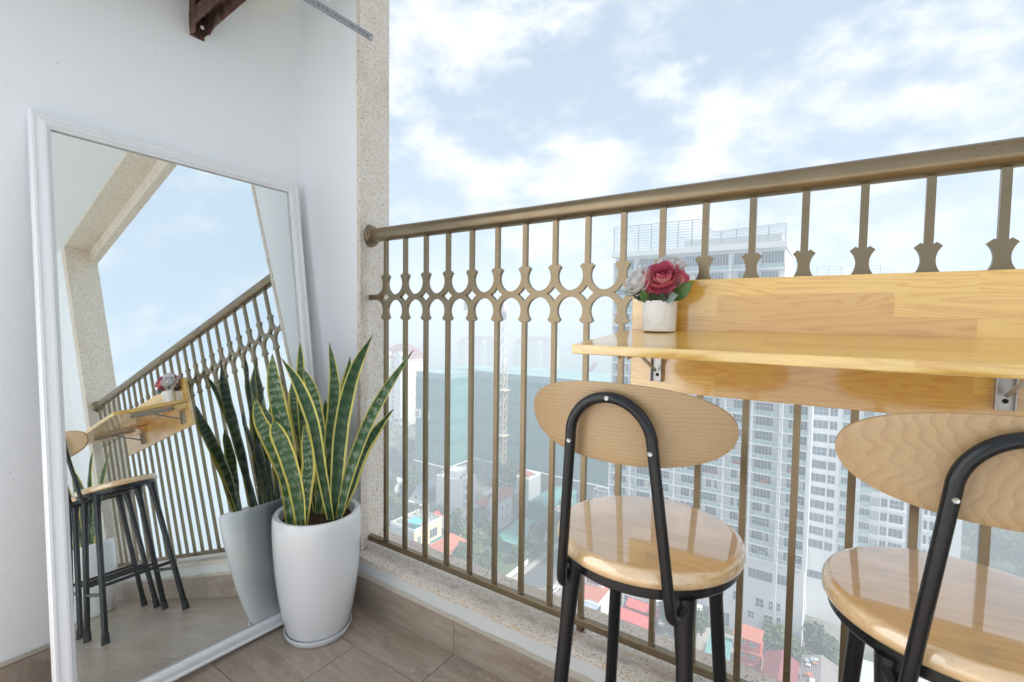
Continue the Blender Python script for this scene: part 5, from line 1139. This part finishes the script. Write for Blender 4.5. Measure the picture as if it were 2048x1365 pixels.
def near_roofs():
    t, w, d = house('pink_terrace', 'low building with a salmon pink roof terrace and white parapets by the stool leg', 'building', -55.0, -45.5, 108.0, 121.0, 5)
    MB().box(0, w, 0, d, 0, 4.8).build('wall', 'house_white', t); MB().box(0.25, w - 0.25, 0.25, d - 0.25, 4.801, 4.84).build('terrace_or_bounce_floor', 'roof_red', t); parapet(t, w, d, 4.8, 'house_white', 0.8, 0.24)
    MB().box(1.6, 7.0, 8.6, 12.5, 4.85, 7.2).build('roof_hut', 'house_white', t); MB().box(1.2, 7.4, 8.2, 12.8, 7.21, 7.5).build('hut_roof', 'house_white', t); add_window(t, 4.2, 8.56, 5.4, 3.6, 1.3, 4, 1)
    MB().box(6.2, 9.6, -3.0, 1.8, 0, 5.0).build('dark_container', 'roof_slate', t); MB().box(6.1, 9.7, -3.1, 1.9, 5.01, 5.1).build('container_roof', 'tarp_blue', t)
    t, w, d = house('red_sheds', 'pair of red sheet metal roofs over a long shed under the stool seat', 'shed', -41.5, -32.4, 108.6, 116.6, 5)
    MB().box(0.3, w - 0.3, 0.3, d - 0.3, 0, 3.8).build('wall', 'roof_maroon', t)
    m = MB(); gable(m, 0, w, 0, d * 0.55, 4.2, 1.2, 'x', 0.2); m.build('roof', 'roof_bright_red', t); m = MB(); gable(m, 1.5, w + 0.4, d * 0.6, d, 4.9, 1.3, 'x', 0.2); m.build('roof', 'roof_bright_red', t)
    t, w, d = house('red_container_stack', 'stack of red site cabins beside the white tower', 'site cabin', -14.8, -9.6, 112.0, 117.0, 9)
    for k in range(3):
        MB().box(0, w, 0, d, 2.75 * k, 2.75 * k + 2.45).build('cabin', 'roof_bright_red', t, bevel=0.05); MB().box(-0.25, w + 0.25, -0.5, d, 2.75 * k + 2.46, 2.75 * k + 2.6).build('cabin_roof', 'roof_red', t)
        add_window(t, 1.6, -0.03, 2.75 * k + 1.0, 1.2, 0.9, 2, 1); add_window(t, 3.8, -0.03, 2.75 * k + 1.0, 1.2, 0.9, 2, 1)
    t, w, d = house('teal_lean_to', 'small sloping teal sheet roof in front of the red cabins', 'shed', -19.6, -15.2, 106.0, 112.2, 5)
    MB().box(0.2, w - 0.2, 0.2, d - 0.2, 0, 3.6).build('wall', 'house_grey', t); m = MB(); m.v = [(-0.2, -0.2, 4.0), (w + 0.2, -0.2, 4.0), (w + 0.2, d + 0.2, 6.4), (-0.2, d + 0.2, 6.4)]; m.face((0, 1, 2, 3)); o = m.build('roof', 'roof_teal', t); s = o.modifiers.new('thick', 'SOLIDIFY'); s.thickness = 0.12
    t, w, d = house('maroon_shed', 'dark red gabled shed in front of the white tower base', 'shed', -8.6, -2.6, 104.5, 114.5, 6)
    MB().box(0.2, w - 0.2, 0.2, d - 0.2, 0, 4.8).build('wall', 'roof_maroon', t); gable(MB(), 0, w, 0, d, 5.0, 1.6, 'y', 0.2).build('roof', 'roof_maroon', t); MB().box(2.0, 3.2, -0.02, 0.18, 2.4, 3.4).build('vent', 'sign_white', t)
    m = MB(); gable_wall(m, 0.2, w - 0.2, 0.2, d - 0.2, 4.81, 1.6, 'y'); m.build('gable_wall', 'roof_maroon', t)
    t, w, d = house('patched_roof_shed', 'shed with a patched rusty grey roof beside the maroon shed', 'shed', -1.9, 4.6, 104.0, 118.0, 6)
    MB().box(0.2, w - 0.2, 0.2, d - 0.2, 0, 4.6).build('wall', 'house_grey', t); gable(MB(), 0, w, 0, d, 4.9, 1.3, 'y', 0.3).build('roof', 'roof_grey', t)
    r_ = random.Random(4)
    for k in range(14):
        y = r_.uniform(0.5, 12.5); x = r_.uniform(0.3, 2.2); z = 5.0 + 1.3 * (x + 0.3) / (w / 2 + 0.3); MB().box(x, x + r_.uniform(0.5, 1.1), y, y + r_.uniform(0.6, 1.6), z + 0.25, z + 0.32).build('roof_patch', ('tarp_blue', 'roof_red', 'house_grey')[k % 3], t)
    t, w, d = house('white_office', 'low white building with ribbon windows far down on the right', 'building', 7.5, 24, 108, 118, 8)
    MB().box(0, w, 0, d, 0, 8).build('wall', 'house_white', t); MB().box(-0.3, w + 0.3, -0.3, d, 8.01, 8.4).build('roof_slab', 'facade_grey', t); add_window(t, w / 2, -0.04, 4.6, w * 0.9, 1.5, 9, 1); add_window(t, w / 2, -0.04, 1.2, w * 0.9, 1.5, 9, 1)
    t, w, d = house('glass_fronted_block', 'white low block with a dark glazed front below the tower balconies', 'building', -46, -24, 119.2, 124.2, 5)
    MB().box(0, w, 0, d, 0, 5).build('wall', 'house_white', t)
    for k in range(8): add_window(t, 1.6 + 2.7 * k, -0.04, 0.6, 2.2, 3.4, 2, 2, frame='house_white')
near_roofs()

# ------------------------------------------------------------------ far low houses (hazy)
r_ = random.Random(21); hm = {}
spots = []
for k in range(46):
    y = r_.uniform(215, 470); x = -0.93 * y + r_.uniform(-150, 30)
    if -190 < x < -160: x -= 34
    spots.append((x, y))
for k in range(16):
    y = r_.uniform(215, 460); x = -0.30 * y + r_.uniform(-30, 25); spots.append((x, y))
walls = ['house_white', 'ivory', 'house_grey', 'cream']; roofs = ['roof_red', 'roof_grey', 'house_white', 'roof_slate', 'roof_red']
for i, (x, y) in enumerate(spots):
    w, d, h = r_.uniform(7, 14), r_.uniform(8, 14), r_.choice((6, 9, 9, 12, 16))
    wm_, rm_ = r_.choice(walls), r_.choice(roofs)
    t = thing('hazy_house', '%s %s house with %s roof lost in the haze beyond the netted block' % ({6: 'low', 9: 'middling', 12: 'tall', 16: 'tallest'}[h], {'house_white': 'white', 'ivory': 'ivory', 'house_grey': 'grey', 'cream': 'cream'}[wm_], {'roof_red': 'red', 'roof_grey': 'grey', 'house_white': 'white', 'roof_slate': 'slate'}[rm_]), 'house', (x, y, G), 'hazy low houses beyond the avenue')
    MB().box(0, w, 0, d, 0, h).build('wall', wm_, t); hip(MB(), 0, w, 0, d, h + 0.01, r_.uniform(0.4, 2.5), 0.3).build('roof', rm_, t)
    for q in range(int(h / 3)): add_window(t, w / 2, -0.04, 1 + 3 * q, round(w * 0.7), 1.4, 4, 1)

# ------------------------------------------------------------------ trees
def crown_mesh(seed, rx, rz, n, leaf, mat, lumps=9):
    r = random.Random(seed); m = MB(); L = []
    for k in range(lumps):
        a = r.uniform(0, 6.28); q = r.uniform(0.2, 0.75); L.append((Vector((math.cos(a) * q * rx * 0.8, math.sin(a) * q * rx * 0.8, r.uniform(-0.45, 0.6) * rz)), r.uniform(0.38, 0.6) * rx))
    L.append((Vector((0, 0, 0.1 * rz)), 0.62 * rx))
    for k in range(n):
        c, rad = r.choice(L); d = Vector((r.gauss(0, 1), r.gauss(0, 1), r.gauss(0.25, 1))).normalized(); p = c + d * rad * r.uniform(0.55, 1.08); p.z = p.z * rz / rx if rz > rx else p.z
        nn = (d + Vector((r.uniform(-1, 1), r.uniform(-1, 1), r.uniform(-1, 1))) * 0.8).normalized(); A = nn.orthogonal().normalized(); B = nn.cross(A); s = leaf * r.uniform(0.6, 1.4)
        b = len(m.v); m.v += [tuple(p - A * s), tuple(p + B * s * 0.6), tuple(p + A * s), tuple(p - B * s * 0.6)]; m.face((b, b + 1, b + 2, b + 3))
    return m.mesh('crown', mat, False, fix=False)
CR = [crown_mesh(i + 40, 3.2, 3.0, 900, 0.42, ('foliage', 'foliage_light', 'foliage_dark')[i % 3]) for i in range(6)]
def trunk_mesh(h):
    m = MB(); m.tube([(0, 0, 0), (0.1, 0.05, h * 0.5), (0, 0, h)], [0.24, 0.17, 0.11], 7)
    for k in range(4): a = k * 1.6; m.tube([(0.05, 0, h * 0.6), (0.8 * math.cos(a), 0.8 * math.sin(a), h * 0.9), (1.5 * math.cos(a), 1.5 * math.sin(a), h * 1.25)], [0.10, 0.07, 0.03], 5)
    return m.mesh('trunk', 'bark')
TR = trunk_mesh(3.4)
def tree(x, y, s, label, v, group=None, sz=1.0):
    t = thing('tree', label, 'tree', (x, y, G), group, rz=(x * 7.1 + y * 3.3) % 6.28); t.scale = (s, s, s * sz)
    link('trunk', TR, t); link('crown', CR[v % 6], t, (0, 0, 4.6)); return t
TREES = [(-76.8, 128.5, 1.15, 'bushy green tree at the kerb of the side street, near the stool hook', 0), (-78.5, 134.5, 1.25, 'dark tree behind the kerbside tree, against the teal roof edge', 2), (-80.2, 147.0, 1.1, 'tree between the two teal sheds', 1),
    (-84.0, 160.0, 1.0, 'tree partly hiding the red lettered sign', 0), (-100.4, 130.5, 1.45, 'big dark tree right in front of the red roofed house', 2), (-94.5, 127.0, 1.2, 'leafy tree left of the teal shop shed', 5), (-92.0, 119.0, 1.15, 'light green tree in the garden below the big dark tree', 1),
    (-97.0, 119.5, 1.2, 'olive tree beside the orange villa roof', 4), (-106.5, 125.5, 1.25, 'tree in front of the grey tiled roof', 0), (-103.5, 120.5, 1.1, 'dark round tree above the orange villa', 2), (-117.5, 129.0, 1.0, 'small tree at the foot of the blank town house', 3),
    (-118.5, 174.0, 1.7, 'tall hazy tree at the foot of the crane', 5), (-112.5, 170.0, 1.5, 'hazy tree right of the crane foot', 2), (-101.5, 156.0, 1.0, 'light tree between white house and grey block', 1), (-143.0, 139.0, 1.5, 'broad tree left of the steep gabled house', 3),
    (-147.5, 145.0, 1.4, 'hazy tree behind the small white villa', 0), (-139.5, 126.0, 1.2, 'garden tree in front of the steep gabled house', 4), (-126.0, 121.0, 1.2, 'tree behind the terrace of the cream house', 3), (-121.0, 116.5, 1.1, 'dark tree beside the cream house terrace', 2),
    (-130.5, 118.0, 1.1, 'tree left of the cream house roof', 5), (-150.0, 131.0, 1.3, 'tree at the left edge next to the pier', 0), (-28.6, 114.6, 1.35, 'round dark tree between red sheds and stool leg', 2), (-24.5, 117.5, 1.0, 'small tree behind the round dark one', 3),
    (-9.0, 120.6, 1.0, 'small tree right of the red cabins', 3), (-5.4, 121.6, 1.1, 'light tree at the white tower foot', 1), (0.8, 123.0, 1.25, 'round tree behind the patched roof shed', 2), (3.6, 124.0, 0.9, 'small tree next to the right stool leg', 4),
    (-88.0, 113.5, 0.9, 'young tree in the walled garden by the street', 4), (-84.5, 117.0, 0.8, 'thin tree near the garden gate', 1), (-60.0, 131.0, 1.1, 'street tree across the road behind the stool', 0), (-58.5, 142.0, 1.1, 'hazier street tree further along behind the stool', 3),
    (-86.5, 121.5, 0.95, 'round tree at the corner of the teal shop shed', 2), (-90.0, 109.0, 1.1, 'dense tree at the bottom of the walled garden', 0), (-95.5, 112.0, 1.0, 'dark tree beside the white gable bay', 5), (-82.0, 111.0, 0.9, 'tree by the garden wall next to the street', 3), (-79.0, 122.0, 0.85, 'small street tree in front of the white signboard', 4), (-136.0, 112.0, 1.2, 'tree in the far left gardens', 2), (-143.0, 121.0, 1.2, 'pale tree on the left behind the gardens', 1), (-155.0, 139.0, 1.2, 'tree beside the avenue pavement, left of the small villa', 3), (-106.0, 112.0, 0.9, 'little tree squeezed between cream house and villa', 0)]
for x, y, s, lb, v in TREES: tree(x, y, s, lb, v)
rt_ = random.Random(9)
for k in range(14): tree(-164.8 + rt_.uniform(-0.6, 0.6), 132 + k * 9.5, rt_.uniform(0.75, 1.05), 'small tree planted along the avenue pavement', k, 'avenue trees')
for k in range(10): tree(-189 + rt_.uniform(-1, 1), 160 + k * 11, rt_.uniform(1.0, 1.4), 'hazy tree on the far side of the avenue', k, 'trees beyond the avenue')
# right: palms and bent trees on the lawn by the lake
def palm(x, y, h, label):
    t = thing('palm_tree', label, 'palm tree', (x, y, G)); MB().tube([(0, 0, 0), (0.3, 0, h * 0.5), (0.1, 0, h)], [0.35, 0.25, 0.2], 8).build('trunk', 'bark', t); r = random.Random(int(x)); m = MB()
    for k in range(22):
        a = k * 0.61; e = r.uniform(-0.3, 0.9); rows = []
        for i in range(6):
            q = i / 5; c = Vector((math.cos(a) * 3.2 * q, math.sin(a) * 3.2 * q, h + 1.6 * e * q - 2.2 * q * q + 0.6 * q)); sd_ = Vector((-math.sin(a), math.cos(a), 0)) * 0.5 * math.sin(math.pi * (0.15 + 0.85 * q) * 0.95); rows.append([tuple(c - sd_ - Vector((0, 0, 0.2))), tuple(c), tuple(c + sd_ - Vector((0, 0, 0.2)))])
        m.grid(rows)
    m.build('fronds', 'foliage', t, fix=False)
palm(62, 258, 8, 'palm tree by the pale lake at the right edge'); palm(66.5, 262, 6.5, 'smaller palm tree behind the lakeside palm')
for i, (x, y, s, lb) in enumerate(((47, 214, 1.8, 'tall airy tree right of the white tower edge'), (50.5, 226, 1.6, 'second airy tree behind the tower edge'), (58, 222, 1.3, 'tree on the lawn under the lakeside path'), (64, 236, 1.4, 'bushy tree at the far right edge'), (55, 236, 1.2, 'tree on the lakeside lawn'), (70, 246, 1.5, 'dark tree on the far right lawn'), (52, 206, 1.3, 'tree at the bottom of the right lawn'))): tree(x, y, s, lb, i)
gflat('lakeside_path', 'pavement', 52, 100, 246, 249, 0.06)
# far wooded haze
def wood():
    m = MB(); r = random.Random(77)
    for k in range(5200):
        if k % 3 == 0: x, y = r.uniform(40, 190), r.uniform(200, 330); 
        else: y = r.uniform(190, 520); x = -0.85 * y + r.uniform(-190, 70)
        if k % 3 == 0 and y > 262: y -= 62
        if -190 < x < -160 or (-167 < x < -60 and y < 215): continue
        z = G + abs(r.gauss(0, 2.6)) + 0.5; s = r.uniform(0.8, 1.8); a = r.uniform(0, 6.28); b = len(m.v); ca, sa = math.cos(a) * s, math.sin(a) * s
        m.v += [(x - ca, y - sa, z - s * 0.5), (x + ca, y + sa, z - s * 0.4), (x + ca * 0.7 - sa * 0.4, y + sa * 0.7, z + s), (x - ca * 0.7, y - sa * 0.7 + ca * 0.4, z + s * 0.9)]; m.face((b, b + 1, b + 2, b + 3))
    o = m.build('distant_greenery', 'foliage', None, fix=False); o['kind'] = 'stuff'; o['label'] = 'blurred mass of distant garden and street greenery'; o['category'] = 'greenery'
wood()

# ------------------------------------------------------------------ cars
def car(x, y, rz, body, label, kind='car', suv=False):
    t = thing('parked_car', label, 'car', (x, y, G + 0.02), 'cars in the streets below', rz)
    h = 0.25 if suv else 0.0
    prof = [(-2.15, 0.35), (-2.15, 0.85), (-1.9, 0.95 + h * 0.4), (1.1, 0.98 + h * 0.4), (2.0, 0.82), (2.15, 0.6), (2.15, 0.35)]
    MB().prism(prof, -0.86, 0.86, 'y').build('body', body, t, bevel=0.09)
    cab = [(-1.95, 0.93 + h * 0.4), (-1.5, 1.42 + h), (0.1, 1.46 + h), (0.95, 0.96 + h * 0.4)]
    c = MB().prism(cab, -0.72, 0.72, 'y').build('windows', 'car_glass', t, bevel=0.06); MB().box(-1.45, 0.05, -0.70, 0.70, 1.44 + h, 1.50 + h).build('roof', body, t, bevel=0.03)
    wh = MB().tube([(0, -0.09, 0), (0, 0.09, 0)], 0.33, 14).mesh('wheel', 'rubber')
    for a in (-1.35, 1.35):
        for b in (-0.82, 0.82): link('wheel', wh, t, (a, b, 0.33))
    for b in (-0.6, 0.6): MB().box(2.10, 2.17, b - 0.18, b + 0.18, 0.62, 0.76).build('headlight', 'sign_white', t)
car(-65.2, 111.2, R(80), 'car_white', 'white car with dark windscreen parked at the street end'); car(-62.4, 110.4, R(84), 'car_white', 'white car parked second from the street, beside the stool post', suv=True); car(-59.6, 110.0, R(88), 'car_dark', 'dark blue car parked third from the street')
car(-62.0, 115.5, R(86), 'car_white', 'white car behind the parked row'); car(-96.8, 151.5, R(10), 'car_dark', 'dark car parked behind the white red roofed house')
for k, (x, y, b) in enumerate(((-176.5, 205, 'car_white'), (-171, 214, 'car_dark'), (-182, 190, 'car_white'), (-177, 238, 'car_white'), (-171.5, 246, 'car_white'), (-182.5, 226, 'car_dark'))): car(x, y, R(90), b, 'tiny hazy car driving on the avenue')

# ------------------------------------------------------------------ haze
hz = MB().box(-2700, 2700, -2700, 2700, G - 1.0, 31.0).build('haze', 'wall'); hz.data.materials.clear()
hm_ = bpy.data.materials.new('haze_air'); hm_.use_nodes = True; nt_ = hm_.node_tree; nt_.nodes.clear(); o_ = nt_.nodes.new('ShaderNodeOutputMaterial'); pv = nt_.nodes.new('ShaderNodeVolumePrincipled')
pv.inputs['Color'].default_value = (0.66, 0.72, 0.78, 1); pv.inputs['Density'].default_value = HAZE; pv.inputs['Anisotropy'].default_value = 0.0
nt_.links.new(pv.outputs[0], o_.inputs['Volume']); hz.data.materials.append(hm_); hz['kind'] = 'stuff'; hz['label'] = 'pale humid haze over the whole city'; hz['category'] = 'haze'
